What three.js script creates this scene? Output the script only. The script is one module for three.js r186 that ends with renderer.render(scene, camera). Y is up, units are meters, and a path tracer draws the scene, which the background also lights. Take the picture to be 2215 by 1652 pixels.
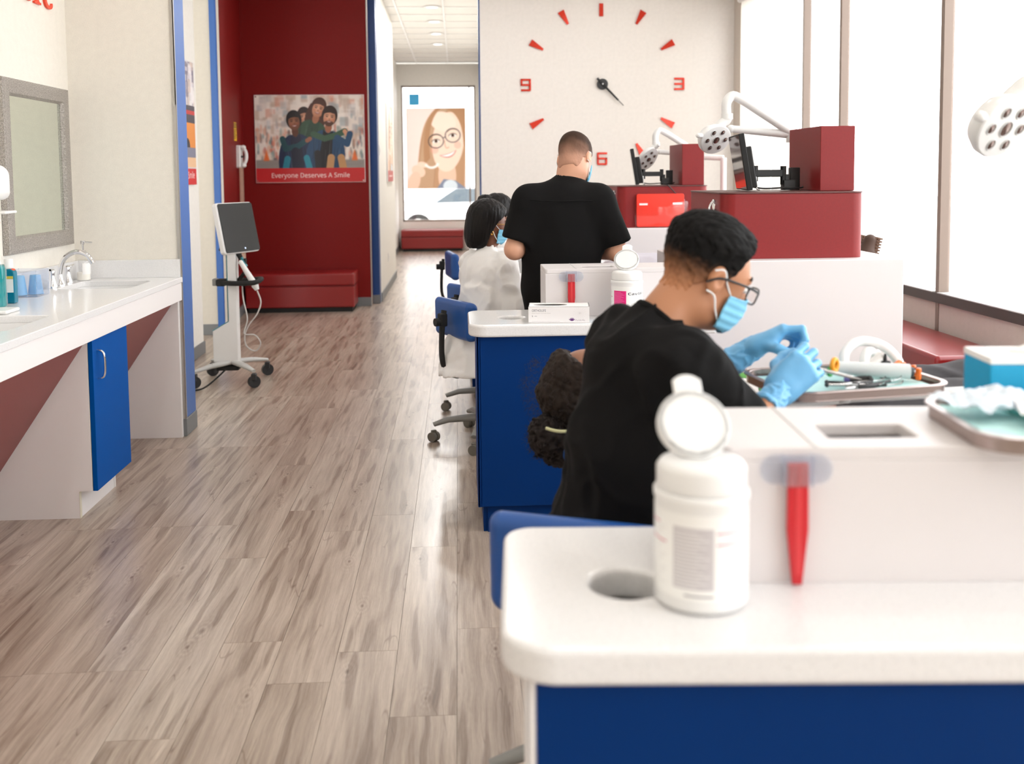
import * as THREE from 'three';
import { RoundedBoxGeometry } from 'three/addons/geometries/RoundedBoxGeometry.js';
import { mergeGeometries, mergeVertices, toCreasedNormals } from 'three/addons/utils/BufferGeometryUtils.js';
import { ImprovedNoise } from 'three/addons/math/ImprovedNoise.js';
import { RectAreaLightUniformsLib } from 'three/addons/lights/RectAreaLightUniformsLib.js';
import { FontLoader } from 'three/addons/loaders/FontLoader.js';
import { TextGeometry } from 'three/addons/geometries/TextGeometry.js';

// ------------------------------------------------------------ camera, sky, lights, exposure
const W = 2215, H = 1652, FOCAL = 2130, PPX = 1107, PPY = 531, EYE = 1.46;
const scene = new THREE.Scene();
const camera = new THREE.PerspectiveCamera(2 * Math.atan(H / 2 / FOCAL) * 180 / Math.PI, W / H, 0.05, 200);
camera.setViewOffset(W, H, W / 2 - PPX, H / 2 - PPY, W, H);          // the photograph is a crop: its optical centre lies above the middle
{
  // camera axes: view slightly down, a little to the side, rolled by half a degree
  const fwd = new THREE.Vector3((990 - PPX) / FOCAL, (378 - PPY) / FOCAL, 1).normalize();
  const down = new THREE.Vector3((1380 - PPX) / FOCAL, (30000 - PPY) / FOCAL, 1);
  down.addScaledVector(fwd, -down.dot(fwd)).normalize();
  const right = new THREE.Vector3().crossVectors(down, fwd);
  // rows of the camera-to-world rotation (image x right, y down, z forward -> world x right, y up, z back)
  const m = new THREE.Matrix4().set(
    right.x, -right.y, -right.z, 0,
    -down.x, down.y, down.z, 0,
    -fwd.x, fwd.y, fwd.z, 0,
    0, 0, 0, 1);
  camera.quaternion.setFromRotationMatrix(m);
  camera.position.set(0, EYE, 0);
}
camera.focus = 4.3; camera.userData.fStop = 2.8;
const renderer = new THREE.WebGLRenderer({ antialias: true });
renderer.toneMapping = THREE.LinearToneMapping;
renderer.toneMappingExposure = 0.81;
renderer.shadowMap.enabled = true;
scene.background = new THREE.Color(0.97, 0.985, 1.0);
scene.backgroundIntensity = 7.3;
RectAreaLightUniformsLib.init();

// ------------------------------------------------------------ helpers
const V3 = THREE.Vector3, PI = Math.PI;
const P = (x, y, d) => new V3(x, y, -d);                              // d = metres in front of the camera
const noise = new ImprovedNoise();
const ns = (x, y, z) => noise.noise(x + 37.3, y + 11.7, z + 5.1);
let seed = 7;
const rnd = (a = 0, b = 1) => { seed = (seed * 1664525 + 1013904223) >>> 0; return a + (b - a) * seed / 4294967296; };
const clamp = (x, a, b) => Math.max(a, Math.min(b, x)), mixN = (a, b, t) => a + (b - a) * t;
const sstep = (a, b, x) => { const t = clamp((x - a) / (b - a), 0, 1); return t * t * (3 - 2 * t); };
const mat = (color, roughness = 0.5, o = {}) => { const m = new THREE.MeshPhysicalMaterial({ roughness, side: THREE.DoubleSide, ...o }); m.color = color instanceof THREE.Color ? color : new THREE.Color(color); return m; };
const taken = {};
const numbered = (n) => { const k = taken[n] = (taken[n] ?? -1) + 1; return k ? `${n}_${String(k).padStart(3, '0')}` : n; };
const shade = (o) => { o.traverse((c) => { if (c.isMesh) c.castShadow = c.receiveShadow = true; }); return o; };
function flat(gs) {
  gs = (Array.isArray(gs) ? gs.flat(9) : [gs]);
  if (gs.length === 1) return gs[0];
  return mergeGeometries(gs.map((g) => {
    const q = g.index ? g.toNonIndexed() : g.clone();
    for (const k of Object.keys(q.attributes)) if (!['position', 'normal', 'uv'].includes(k)) q.deleteAttribute(k);
    if (!q.attributes.uv) q.setAttribute('uv', new THREE.BufferAttribute(new Float32Array(q.attributes.position.count * 2), 2));
    return q;
  }));
}
function mesh(name, gs, m, parent, label) {
  const o = new THREE.Mesh(flat(gs), m);
  o.castShadow = o.receiveShadow = true;
  o.name = parent === scene ? numbered(name) : name;
  if (label) o.userData.label = label;
  parent.add(o);
  return o;
}
function thing(name, label, category, [x, y, d] = [0, 0, 0], turn = 0, group) {
  const o = new THREE.Group(); o.name = numbered(name); scene.add(o);
  o.position.set(x, y, -d); o.rotation.y = turn; o.userData = { label, category };
  if (group) o.userData.group = group;
  return o;
}
function copy(o, label, [x, y, d], turn = o.rotation.y) {
  const c = o.clone(); c.name = numbered(o.name.replace(/_\d{3}$/, '')); c.userData = { ...o.userData, label };
  scene.add(c); c.position.set(x, y, -d); c.rotation.y = turn; return c;
}
function structure(name, gs, m, parent = scene) { gs = flat(gs); if (m.map && m.map.userData.metres) gs = boxUV(gs); const o = mesh(name, gs, m, parent); if (parent === scene) o.userData.kind = 'structure'; return o; }
// geometries: all in local metres, z towards the camera
const bx = (w, h, d, x = 0, y = 0, z = 0, r = 0.003, s = 1) => {
  r = Math.min(r, w / 2.01, h / 2.01, d / 2.01);
  const g = r > 0 ? new RoundedBoxGeometry(w, h, d, s, r) : new THREE.BoxGeometry(w, h, d);
  return g.translate(x, y, z);
};
const box2 = (x0, x1, y0, y1, d0, d1, r = 0) => bx(x1 - x0, y1 - y0, d1 - d0, (x0 + x1) / 2, (y0 + y1) / 2, -(d0 + d1) / 2, r);   // by its ranges in the room
const cy = (r0, r1, h, x = 0, y = 0, z = 0, seg = 28, open = false) => new THREE.CylinderGeometry(r1, r0, h, seg, 1, open).translate(x, y, z);   // r0 bottom, r1 top
const sph = (r, x = 0, y = 0, z = 0, sx = 1, sy = 1, sz = 1, seg = 24) => new THREE.SphereGeometry(r, seg, seg >> 1).scale(sx, sy, sz).translate(x, y, z);
const vv = (a) => a.map((p) => (p.isVector3 ? p : new V3(...p)));
const tube = (pts, r, n = 24, rs = 8, closed = false) => new THREE.TubeGeometry(new THREE.CatmullRomCurve3(vv(pts), closed, 'centripetal'), n, r, rs, closed);
function rod(a, b, r0, r1 = r0, seg = 14) {
  [a, b] = vv([a, b]); const d = b.clone().sub(a);
  return new THREE.CylinderGeometry(r1, r0, d.length(), seg).applyQuaternion(new THREE.Quaternion().setFromUnitVectors(new V3(0, 1, 0), d.clone().normalize())).translate(...a.clone().add(b).multiplyScalar(0.5).toArray());
}
const lathe = (pts, seg = 36) => new THREE.LatheGeometry(pts.map((p) => new THREE.Vector2(...p)), seg);
function rrect(x0, y0, x1, y1, r) {                                    // r: one radius or [bottom-left, bottom-right, top-right, top-left]
  const [a, b, c, d] = Array.isArray(r) ? r : [r, r, r, r], s = new THREE.Shape();
  s.moveTo(x0 + a, y0); s.lineTo(x1 - b, y0); if (b) s.absarc(x1 - b, y0 + b, b, -PI / 2, 0); s.lineTo(x1, y1 - c); if (c) s.absarc(x1 - c, y1 - c, c, 0, PI / 2);
  s.lineTo(x0 + d, y1); if (d) s.absarc(x0 + d, y1 - d, d, PI / 2, PI); s.lineTo(x0, y0 + a); if (a) s.absarc(x0 + a, y0 + a, a, PI, PI * 1.5);
  return s;
}
const poly = (pts) => { const s = new THREE.Shape(); pts.forEach((p, i) => (i ? s.lineTo(...p) : s.moveTo(...p))); s.closePath(); return s; };
const circ = (x, y, r) => { const p = new THREE.Path(); p.absarc(x, y, r, 0, 2 * PI, true); return p; };
const ext = (s, depth, bevel = 0, bs = 2, curve = 14) => new THREE.ExtrudeGeometry(s, { depth: depth - 2 * bevel, bevelEnabled: bevel > 0, bevelSize: bevel, bevelThickness: bevel, bevelOffset: -bevel, bevelSegments: bs, curveSegments: curve }).translate(0, 0, bevel);
const slabY = (s, y0, y1, bevel = 0, bs = 2) => ext(s, y1 - y0, bevel, bs).rotateX(-PI / 2).translate(0, y0, 0);   // shape (x, d) laid flat: shape y is distance away from the camera
function canvasTex(w, h, draw) {
  const c = document.createElement('canvas'); c.width = w; c.height = h; draw(c.getContext('2d'), w, h);
  const t = new THREE.CanvasTexture(c); t.colorSpace = THREE.SRGBColorSpace; return t;
}
function dataTex(w, h, f, srgb = true) {
  const a = new Uint8Array(w * h * 4);
  for (let y = 0; y < h; y++) for (let x = 0; x < w; x++) { const c = f(x, y), i = (y * w + x) * 4; a[i] = clamp(c[0], 0, 255); a[i + 1] = clamp(c[1], 0, 255); a[i + 2] = clamp(c[2], 0, 255); a[i + 3] = 255; }
  const t = new THREE.DataTexture(a, w, h); t.magFilter = THREE.LinearFilter; t.wrapS = t.wrapT = THREE.RepeatWrapping; if (srgb) t.colorSpace = THREE.SRGBColorSpace; t.needsUpdate = true; return t;
}
function boxUV(g, s = 1) {                                             // uv in metres by the way a face points
  if (g.index) g = g.toNonIndexed();
  const p = g.attributes.position, n = g.attributes.normal, uv = new Float32Array(p.count * 2);
  for (let i = 0; i < p.count; i++) {
    const ax = Math.abs(n.getX(i)), ay = Math.abs(n.getY(i)), az = Math.abs(n.getZ(i));
    const [u, v] = ay > ax && ay > az ? [p.getX(i), p.getZ(i)] : ax > az ? [p.getZ(i), p.getY(i)] : [p.getX(i), p.getY(i)];
    uv[2 * i] = u * s; uv[2 * i + 1] = v * s;
  }
  g.setAttribute('uv', new THREE.BufferAttribute(uv, 2)); return g;
}
// surface nets: a smooth mesh of the zero level of f(x, y, z) inside a box
function net(f, lo, hi, cell, colorOf) {
  const n = [0, 1, 2].map((k) => Math.ceil((hi[k] - lo[k]) / cell) + 1), [nx, ny, nz] = n, val = new Float32Array(nx * ny * nz), at = (i, j, k) => i + nx * (j + ny * k);
  // coarse skip: the field is nearly a distance, so far cells are filled without being evaluated one by one
  const S = 4;
  for (let k0 = 0; k0 < nz; k0 += S) for (let j0 = 0; j0 < ny; j0 += S) for (let i0 = 0; i0 < nx; i0 += S) {
    const c = f(lo[0] + (i0 + 1.5) * cell, lo[1] + (j0 + 1.5) * cell, lo[2] + (k0 + 1.5) * cell), far = Math.abs(c) > cell * S * 1.5 + 0.012;
    for (let k = k0; k < Math.min(nz, k0 + S); k++) for (let j = j0; j < Math.min(ny, j0 + S); j++) for (let i = i0; i < Math.min(nx, i0 + S); i++)
      val[at(i, j, k)] = i === 0 || j === 0 || k === 0 || i === nx - 1 || j === ny - 1 || k === nz - 1 ? 1 : far ? c : f(lo[0] + i * cell, lo[1] + j * cell, lo[2] + k * cell);
  }
  const id = new Int32Array(nx * ny * nz).fill(-1), pos = [], idx = [];
  for (let k = 0; k < nz - 1; k++) for (let j = 0; j < ny - 1; j++) for (let i = 0; i < nx - 1; i++) {
    let mask = 0, sx = 0, sy = 0, sz = 0, c = 0; const v = [];
    for (let q = 0; q < 8; q++) { v[q] = val[at(i + (q & 1), j + (q >> 1 & 1), k + (q >> 2))]; if (v[q] < 0) mask |= 1 << q; }
    if (mask === 0 || mask === 255) continue;
    for (let q = 0; q < 8; q++) for (const b of [1, 2, 4]) if (!(q & b)) {
      const a0 = v[q], a1 = v[q | b]; if ((a0 < 0) === (a1 < 0)) continue;
      const t = a0 / (a0 - a1); sx += (q & 1) + (b === 1 ? t : 0); sy += (q >> 1 & 1) + (b === 2 ? t : 0); sz += (q >> 2) + (b === 4 ? t : 0); c++;
    }
    id[at(i, j, k)] = pos.length / 3;
    pos.push(lo[0] + (i + sx / c) * cell, lo[1] + (j + sy / c) * cell, lo[2] + (k + sz / c) * cell);
  }
  const quad = (a, b, c, d, flip) => { if (a < 0 || b < 0 || c < 0 || d < 0) return; flip ? idx.push(a, c, b, a, d, c) : idx.push(a, b, c, a, c, d); };
  for (let k = 1; k < nz - 1; k++) for (let j = 1; j < ny - 1; j++) for (let i = 1; i < nx - 1; i++) {
    const s = val[at(i, j, k)] < 0;
    if (s !== val[at(i + 1, j, k)] < 0) quad(id[at(i, j - 1, k - 1)], id[at(i, j, k - 1)], id[at(i, j, k)], id[at(i, j - 1, k)], !s);
    if (s !== val[at(i, j + 1, k)] < 0) quad(id[at(i - 1, j, k - 1)], id[at(i - 1, j, k)], id[at(i, j, k)], id[at(i, j, k - 1)], !s);
    if (s !== val[at(i, j, k + 1)] < 0) quad(id[at(i - 1, j - 1, k)], id[at(i, j - 1, k)], id[at(i, j, k)], id[at(i - 1, j, k)], !s);
  }
  const g = new THREE.BufferGeometry();
  g.setAttribute('position', new THREE.BufferAttribute(new Float32Array(pos), 3)); g.setIndex(idx);
  if (colorOf) { const col = new Float32Array(pos.length); for (let i = 0; i < pos.length; i += 3) { const c = colorOf(pos[i], pos[i + 1], pos[i + 2]); col[i] = c[0]; col[i + 1] = c[1]; col[i + 2] = c[2]; } g.setAttribute('color', new THREE.BufferAttribute(col, 3)); }
  g.computeVertexNormals(); return g;
}
// ------------------------------------------------------------ surfaces
const wallTex = dataTex(256, 256, (x, y) => { const n = 248 + 5 * ns(x / 3, y / 3, 1) + 3 * ns(x / 17, y / 17, 2); return [n, n, n]; });
wallTex.repeat.set(2, 2); wallTex.userData.metres = true;
const quartzTex = dataTex(512, 512, (() => { const sp = []; return (x, y) => { const h = Math.sin(x * 12.9898 + y * 78.233) * 43758.5453, r = h - Math.floor(h), n = 246 + 5 * ns(x / 6, y / 6, 3) - (r > 0.994 ? 70 : r > 0.975 ? 25 : 0); return [n, n - 0.5, n - 1]; }; })());
quartzTex.repeat.set(2.2, 2.2);
const grainTex = dataTex(256, 256, (x, y) => { const n = 240 + 10 * ns(x / 2, y / 2, 1) + 6 * ns(x / 9, y / 9, 4); return [n, n, n]; });
grainTex.repeat.set(4, 4);
const M = {
  wall: mat('#efe9de', 0.75, { map: wallTex }), wallGrey: mat('#e0dacd', 0.75, { map: wallTex }), wallWhite: mat('#f3f0ea', 0.7, { map: wallTex }),
  red: mat('#82110f', 0.5, { map: grainTex, specularIntensity: 0.5 }), blue: mat('#002f6c', 0.5, { specularIntensity: 0.22 }), blueDoor: mat('#004f9e', 0.5, { specularIntensity: 0.12 }), blueTrim: mat('#2a62ae', 0.4), navy: mat('#123f7c', 0.4),
  base: mat('#77797b', 0.5), steel: mat('#c8c8c8', 0.22, { metalness: 1 }), chrome: mat('#e6e6e8', 0.07, { metalness: 1 }), brushed: mat('#b5b2ae', 0.35, { metalness: 1 }),
  quartz: mat('#f1f0f0', 0.16, { map: quartzTex }), laminate: mat('#f1ecea', 0.42), laminateEdge: mat('#e4ddc9', 0.5), plum: mat('#8d4642', 0.5, { map: grainTex }),
  bronze: mat('#8a7a6f', 0.38, { metalness: 0.25 }), tile: mat('#f2f0ec', 0.9, { map: wallTex }), grid: mat('#fafafa', 0.6),
  glass: mat('#ffffff', 0.02, { transmission: 1, thickness: 0, ior: 1.45 }), clear: mat('#ffffff', 0.04, { transmission: 1, thickness: 0, ior: 1.45 }), acrylic: mat('#f4f6fa', 0.08, { transmission: 0.93, thickness: 0, ior: 1.49 }),
  white: mat('#f0efee', 0.35), plasticW: mat('#e9e8e6', 0.3), black: mat('#121212', 0.45), blackMat: mat('#171717', 0.7), darkGrey: mat('#303134', 0.5), greyPl: mat('#8d8c88', 0.45), lightGrey: mat('#c9c9c7', 0.4),
  leather: mat('#8c1a1b', 0.33, { clearcoat: 0.25, clearcoatRoughness: 0.3 }), leatherDark: mat('#75191c', 0.4),
  vinylBlue: mat('#184f97', 0.42), paper: mat('#f6f4f2', 0.6), ground: mat('#b9b6b0', 0.9),
};
// ------------------------------------------------------------ the shell: floor, walls, ceiling
const CEIL = 3.62, XL = -2.13, XR = 2.98, DC = 10.55, DR = 11.06, DB = 19.4;
// floor: each plank in view is its own board; the field beyond the aisle is laid of the same boards, joined
{
  const slab = structure('floor', [box2(-3.6, XR + 0.15, -0.12, -0.004, -3.2, 20)], mat('#5f554d', 0.8));
  const PW = 0.183, PL = 1.22, NV = 8, TW = 1024, TH = 2048, RH = TH / NV;
  const prof = []; for (let v = 0; v < NV; v++) { const knots = []; for (let k = 0; k < 1 + (v % 3); k++) knots.push([rnd(0.05, 0.95), rnd(0.2, 0.8), rnd(0.012, 0.035)]); prof.push({ knots, tone: rnd(-4, 4), heart: rnd(0.25, 0.75), w: rnd(0.12, 0.3), dark: rnd(0.4, 1) }); }
  const wood = dataTex(TW, TH, (px, py) => {
    const v = Math.floor(py / RH), pr = prof[v]; let u = px / TW * PL / PW, w = (py % RH) / RH;
    let kn = 0, ring = 0;
    for (const [ku, kw, kr] of pr.knots) { const du = (u - ku * PL / PW) * 0.16, dw = w - kw, r = Math.sqrt(du * du * 6 + dw * dw); w += 0.07 * Math.sign(dw || 1) * Math.exp(-r * r * 90); kn += Math.exp(-r * r / (kr * kr)); ring += Math.exp(-r * r * 40) * Math.sin(r * 95 + ku * 40); }
    const wob = 0.05 * ns(u * 0.5, v * 7, 1) + 0.02 * ns(u * 1.7, v * 3, 2), ww = w + wob;
    const coarse = ns(u * 0.28, ww * 5, v * 9.1), mid = ns(u * 0.8, ww * 17, v * 5.3), fine = ns(u * 1.6, ww * 85, v * 3.7), hair = ns(u * 7, ww * 140, v);
    const heart = Math.exp(-Math.pow((ww - pr.heart + 0.07 * ns(u * 0.45, 3, v)) / pr.w, 2)) * sstep(-0.35, 0.5, ns(u * 0.35, 9, v * 4.1) + 0.15) * pr.dark;
    let l = 182 + pr.tone + 21 * coarse + 15 * mid + 15 * fine + 9 * hair - 24 * heart - 48 * Math.min(1, kn) + 7 * ring;
    const pa = ns(u * 0.42, ww * 6.5, v * 2.2 + 40), cr = ns(u * 0.5 + 3, ww * 7, v * 6.1 + 12);
    l -= 26 * sstep(0.29, 0.37, pa) * (0.6 + 0.4 * ns(u * 2, ww * 40, v)) + 14 * sstep(0.12, 0.34, pa);
    l -= 30 * Math.exp(-Math.pow(cr / 0.022, 2)) * sstep(0.0, 0.35, ns(u * 0.7, ww * 3, v * 8.3));
    return [l + 3, l - 13 - 0.06 * (160 - l), l - 27 - 0.05 * (160 - l)];
  });
  const woodMat = ['#ffffff', '#f8f5f3', '#f0ece9'].map((c) => mat(c, 0.34, { map: wood, specularIntensity: 0.8, clearcoat: 0.42, clearcoatRoughness: 0.22 }));
  const plankGeo = []; for (let v = 0; v < NV; v++) for (const flip of [0, 1]) {
    const g = new THREE.BoxGeometry(PW - 0.0012, 0.006, 1), uv = g.attributes.uv, p = g.attributes.position;
    for (let i = 0; i < uv.count; i++) { const a = p.getZ(i) + 0.5, b = p.getX(i) / PW + 0.5; uv.setXY(i, flip ? 1 - a : a, (v + 0.03 + 0.94 * (flip ? 1 - b : b)) / NV); }
    plankGeo.push(g);
  }
  const rest = woodMat.map(() => []); let made = 0;
  const X0 = -2.4;
  for (let r = -5; r < 30; r++) {
    const x = X0 + (r + 0.5) * PW; let d = -3.1 - rnd(0, PL);
    while (d < 19.95) {
      const d0 = Math.max(d, -3.1), d1 = Math.min(d + PL, 19.95); d += PL; if (d1 - d0 < 0.05) continue;
      const v = Math.floor(rnd(0, plankGeo.length)), t = Math.floor(rnd(0, 3)), L = d1 - d0 - 0.0012, mid = (d0 + d1) / 2;
      const inView = x > -2.4 && x < 0.4 && d1 > 2.1 && mid < 15.5 && !(x < -1.75 && mid < 5.2);
      if (inView && made < 290) { const o = mesh('plank', plankGeo[v], woodMat[t], slab); o.position.set(x, -0.003, -mid); o.scale.z = L; made++; }
      else rest[t].push(plankGeo[v].clone().scale(1, 1, L).translate(x, -0.003, -mid));
    }
  }
  rest.forEach((g, i) => { const o = mesh('plank_field', g, woodMat[i], slab); o.userData.kind = 'stuff'; });
}
// pavement outside
structure('pavement', [box2(XR + 0.3, 40, -0.3, -0.12, -30, 60), box2(-30, XR + 0.3, -0.3, -0.12, 20.2, 60)], M.ground);
// ceilings
structure('ceiling', [box2(-3.6, XR + 0.16, CEIL + 0.03, CEIL + 0.15, -3.2, 20)], M.tile);
{
  const c = structure('ceiling_grid', [...[-0.77, -0.16, 0.45].map((x) => box2(x - 0.012, x + 0.012, CEIL - 0.004, CEIL + 0.002, 11.1, DB)), ...Array.from({ length: 14 }, (_, i) => box2(-1.15, 0.5, CEIL - 0.003, CEIL + 0.001, 11.1 + i * 0.61 - 0.012, 11.1 + i * 0.61 + 0.012))], M.grid);
  const tg = bx(0.588, 0.02, 0.588, 0, 0, 0, 0.004);
  for (let i = 0; i < 13; i++) for (const x of [-1.075, -0.465, 0.145]) { const t = mesh('ceiling_tile', tg, M.tile, c); t.position.set(x, CEIL + 0.014, -(11.1 + i * 0.61 + 0.305)); }
  structure('ceiling_main', [box2(-3.45, XR, CEIL, CEIL + 0.02, -3, 11.06)], M.tile);
}
// left wall with the vanity, its end partition and the alcove beyond
structure('wall_left', [box2(XL - 0.15, XL, 0, CEIL, -3, 5.6)], M.wall);
structure('wall_back', [box2(-3.6, XR + 0.15, 0, CEIL, -3.2, -3)], M.wall);
{
  const w = structure('wall_partition', [box2(XL - 0.15, -1.565, 0, CEIL, 5.58, 5.78)], M.wall);
  mesh('corner_trim', [box2(-1.566, -1.55, 0.1, CEIL, 5.574, 5.785, 0.003)], M.blueTrim, w, 'blue painted end of the partition');
  mesh('corner_guard', [box2(-1.5655, -1.548, 0.1, CEIL, 5.57, 5.5745), box2(-1.5525, -1.548, 0.1, CEIL, 5.57, 5.59)], M.brushed, w, 'thin metal corner guard');
  mesh('base_cap', [box2(-1.57, -1.545, 0, 0.1, 5.568, 5.79, 0.004)], M.base, w, 'grey rubber base at the end of the partition');
}
structure('wall_alcove_side', [box2(-2.3, -2.13, 0, CEIL, 5.78, 8.25)], M.wallWhite);
structure('baseboard_alcove_side', [box2(-2.13, -2.118, 0, 0.1, 5.78, 8.25, 0.003), box2(-2.3, -2.118, 0, 0.1, 8.25, 8.262, 0.003)], M.base);
structure('wall_alcove_left', [box2(-3.6, -3.45, 0, CEIL, 5.7, 9.3)], M.wall);
structure('wall_alcove_back', [box2(-3.6, -2.185, 0, CEIL, 9.2, 9.35)], M.wallGrey);
structure('baseboard_alcove_back', [box2(-3.45, -2.19, 0, 0.1, 9.188, 9.2, 0.003)], M.base);
// red wall with blue edge strips
{
  const a = structure('wall_red_side', ext(poly([[-2.186, 9.36], [-2.1985, 9.36], [-2.36, 11.06], [-2.5, 11.06], [-2.5, 9.36]].slice(1).concat([])), CEIL).rotateX(-PI / 2), M.red);
  mesh('edge_trim', [box2(-2.235, -2.18, 0, CEIL, 9.186, 9.199, 0.003), box2(-2.187, -2.177, 0, CEIL, 9.19, 9.225, 0.002)], M.blueTrim, a, 'blue edge strip');
  structure('baseboard_red_side', ext(poly([[-2.184, 9.24], [-2.172, 9.24], [-2.348, 11.05], [-2.36, 11.05]]), 0.1).rotateX(-PI / 2), M.base);
  const b = structure('wall_red', [box2(-2.5, -0.985, 0, CEIL, DR, DR + 0.2)], M.red);
  mesh('corner_guard', [box2(-0.987, -0.974, 0.0, CEIL, DR - 0.005, DR + 0.03, 0.002)], M.brushed, b, 'thin metal corner guard');
  structure('baseboard_red', [box2(-2.35, -0.985, 0, 0.1, DR - 0.012, DR, 0.003)], M.base);
  const e = structure('wall_end_blue', [box2(-1.02, -0.905, 0.0, CEIL, DR + 0.2, DR + 0.36)], M.navy);
  mesh('base_cap', [box2(-1.0, -0.9, 0, 0.1, DR + 0.188, DR + 0.2, 0.003)], M.base, e);
}
// corridor
structure('wall_corridor_left', [box2(-1.05, -0.9, 0, CEIL, DR + 0.36, 14.15)], M.wallWhite);
structure('baseboard_corridor_left', [box2(-0.9, -0.888, 0, 0.1, DR + 0.36, 14.15, 0.003)], M.base);
structure('wall_corridor_far_left', [box2(-1.35, -1.16, 0, CEIL, 14.15, DB)], M.wallWhite);
structure('baseboard_corridor_far_left', [box2(-1.16, -1.148, 0, 0.1, 14.2, DB, 0.003)], M.base);
structure('wall_corridor_right', [box2(0.43, 0.6, 0, CEIL, DC + 0.16, DB)], M.wallWhite);
structure('wall_corridor_end', [box2(-1.35, -1.08, 0, CEIL, DB, DB + 0.18), box2(0.36, 0.6, 0, CEIL, DB, DB + 0.18), box2(-1.08, 0.36, 3.2, CEIL, DB, DB + 0.18), box2(-1.08, 0.36, 0, 0.55, DB, DB + 0.18)], M.wallWhite);
{
  const w = structure('window_9', [box2(-1.08, 0.36, 3.165, 3.2, DB + 0.03, DB + 0.1), box2(-1.08, 0.36, 0.55, 0.585, DB + 0.03, DB + 0.1), box2(-1.08, -1.05, 0.55, 3.2, DB + 0.03, DB + 0.1), box2(0.33, 0.36, 0.55, 3.2, DB + 0.03, DB + 0.1), box2(0.225, 0.255, 0.55, 3.2, DB + 0.03, DB + 0.1)], M.bronze);
  mesh('pane', box2(-1.05, 0.225, 0.585, 3.165, DB + 0.062, DB + 0.066), M.glass, w); mesh('pane', box2(0.255, 0.33, 0.585, 3.165, DB + 0.062, DB + 0.066), M.glass, w);
}
// clock wall
{
  const w = structure('wall_clock', [box2(0.25, XR, 0, CEIL, DC, DC + 0.16)], mat('#fbf6f1', 0.7, { map: wallTex }));
  mesh('edge_trim', [box2(0.236, 0.252, 0, CEIL, DC - 0.006, DC + 0.162, 0.003)], M.navy, w, 'dark blue edge strip of the wall');
  structure('baseboard_clock', [box2(0.25, XR, 0, 0.1, DC - 0.012, DC, 0.003)], M.base);
}
// window wall on the right: low sill wall, header, bronze frame, panes; a pale translucent shade covers the far end
{
  structure('wall_right', [box2(XR, XR + 0.15, 0, 0.64, -3, DC + 0.15), box2(XR, XR + 0.15, 3.25, CEIL, -3, DC + 0.15), box2(XR, XR + 0.15, 0.64, 3.25, 10.3, DC + 0.15)], mat('#d9cfc4', 0.8, { map: wallTex }));
  const posts = [-3, -1.35, 0.3, 1.95, 4.2, 5.95, 7.57, 8.4, 10.3];
  const darkSill = mat('#4b413c', 0.5);
  posts.slice(0, -1).forEach((d0, i) => {
    const d1 = posts[i + 1];
    const w = structure(`window_${i + 1}`, [box2(XR + 0.0, XR + 0.1, 3.2, 3.26, d0, d1), box2(XR - 0.005, XR + 0.06, 0.64, 3.25, d0 - 0.022, d0 + 0.022)], M.bronze);
    mesh('pane', box2(XR + 0.048, XR + 0.052, 0.7, 3.2, d0 + 0.03, d1 - 0.03), M.glass, w);
    mesh('sill', box2(XR - 0.02, XR + 0.1, 0.64, 0.7, d0, d1), darkSill, w, 'dark brown sill');
    mesh('sill_strip', box2(XR - 0.022, XR + 0.05, 0.7, 0.706, d0 + 0.03, d1 - 0.03), M.lightGrey, w, 'pale glazing bead');
  });
  const g = structure('trim_joint', [box2(XR - 0.004, XR, 0, 0.64, 5.93, 5.97)], M.bronze);
  structure('baseboard_right', [box2(XR - 0.012, XR, 0, 0.1, -3, DC, 0.003)], M.base);
  const shadeM = mat('#fdfbf7', 1, { transmission: 0.6, thickness: 0 });
  const t = thing('roller_shade', 'white translucent roller shade drawn down over the window beside the clock wall', 'window shade', [XR - 0.01, 0.72, 8.44]);
  mesh('fabric', [bx(0.003, 2.5, 0.7, -0.02, 1.25, -0.36, 0), bx(0.003, 2.5, 1.0, -0.02, 1.25, -1.24, 0)], shadeM, t);
  mesh('roller_tube', cy(0.03, 0.03, 1.75, 0, 0, 0, 16).rotateX(PI / 2).translate(-0.03, 2.52, -0.89), M.white, t);
  mesh('hem_bar', bx(0.012, 0.025, 1.74, -0.02, 0.0, -0.89), M.white, t);
}
// recessed ceiling downlights: glowing disc, trim ring and a lamp of the same size just below it
const glow = mat('#ffffff', 0.5, { emissive: new THREE.Color(1, 0.95, 0.88), emissiveIntensity: 4 });
{
  const ring = lathe([[0.075, 0], [0.105, 0], [0.108, 0.006], [0.108, 0.014], [0.075, 0.014]], 28), disc = cy(0.076, 0.076, 0.006, 0, 0.01, 0, 28);
  const add = (x, d, power, label, group) => {
    const t = thing('downlight', label, 'ceiling light', [x, CEIL - 0.014, d], 0, group);
    mesh('trim_ring', ring, M.white, t); mesh('lamp_disc', disc, glow, t);
    const l = new THREE.RectAreaLight(new THREE.Color(1, 0.985, 0.965), power, 0.14, 0.14); l.position.set(x, CEIL - 0.02, -d); l.rotation.x = -PI / 2; scene.add(l);
  };
  for (const d of [11.7, 12.9, 14.1, 15.3, 16.5]) add(-0.3, d, 400, 'recessed downlight in the corridor ceiling', 'corridor downlights');
  for (const d of [6.6, 8.4]) add(-2.8, d, 85, 'recessed downlight in the alcove ceiling', 'alcove downlights');
  for (const x of [-1.0, 0.35, 1.7]) for (const d of [-1.6, 0.6, 2.8, 5.0, 7.2, 9.4]) add(x, d, 112, 'recessed downlight in the treatment room ceiling', 'treatment room downlights');
}
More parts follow.
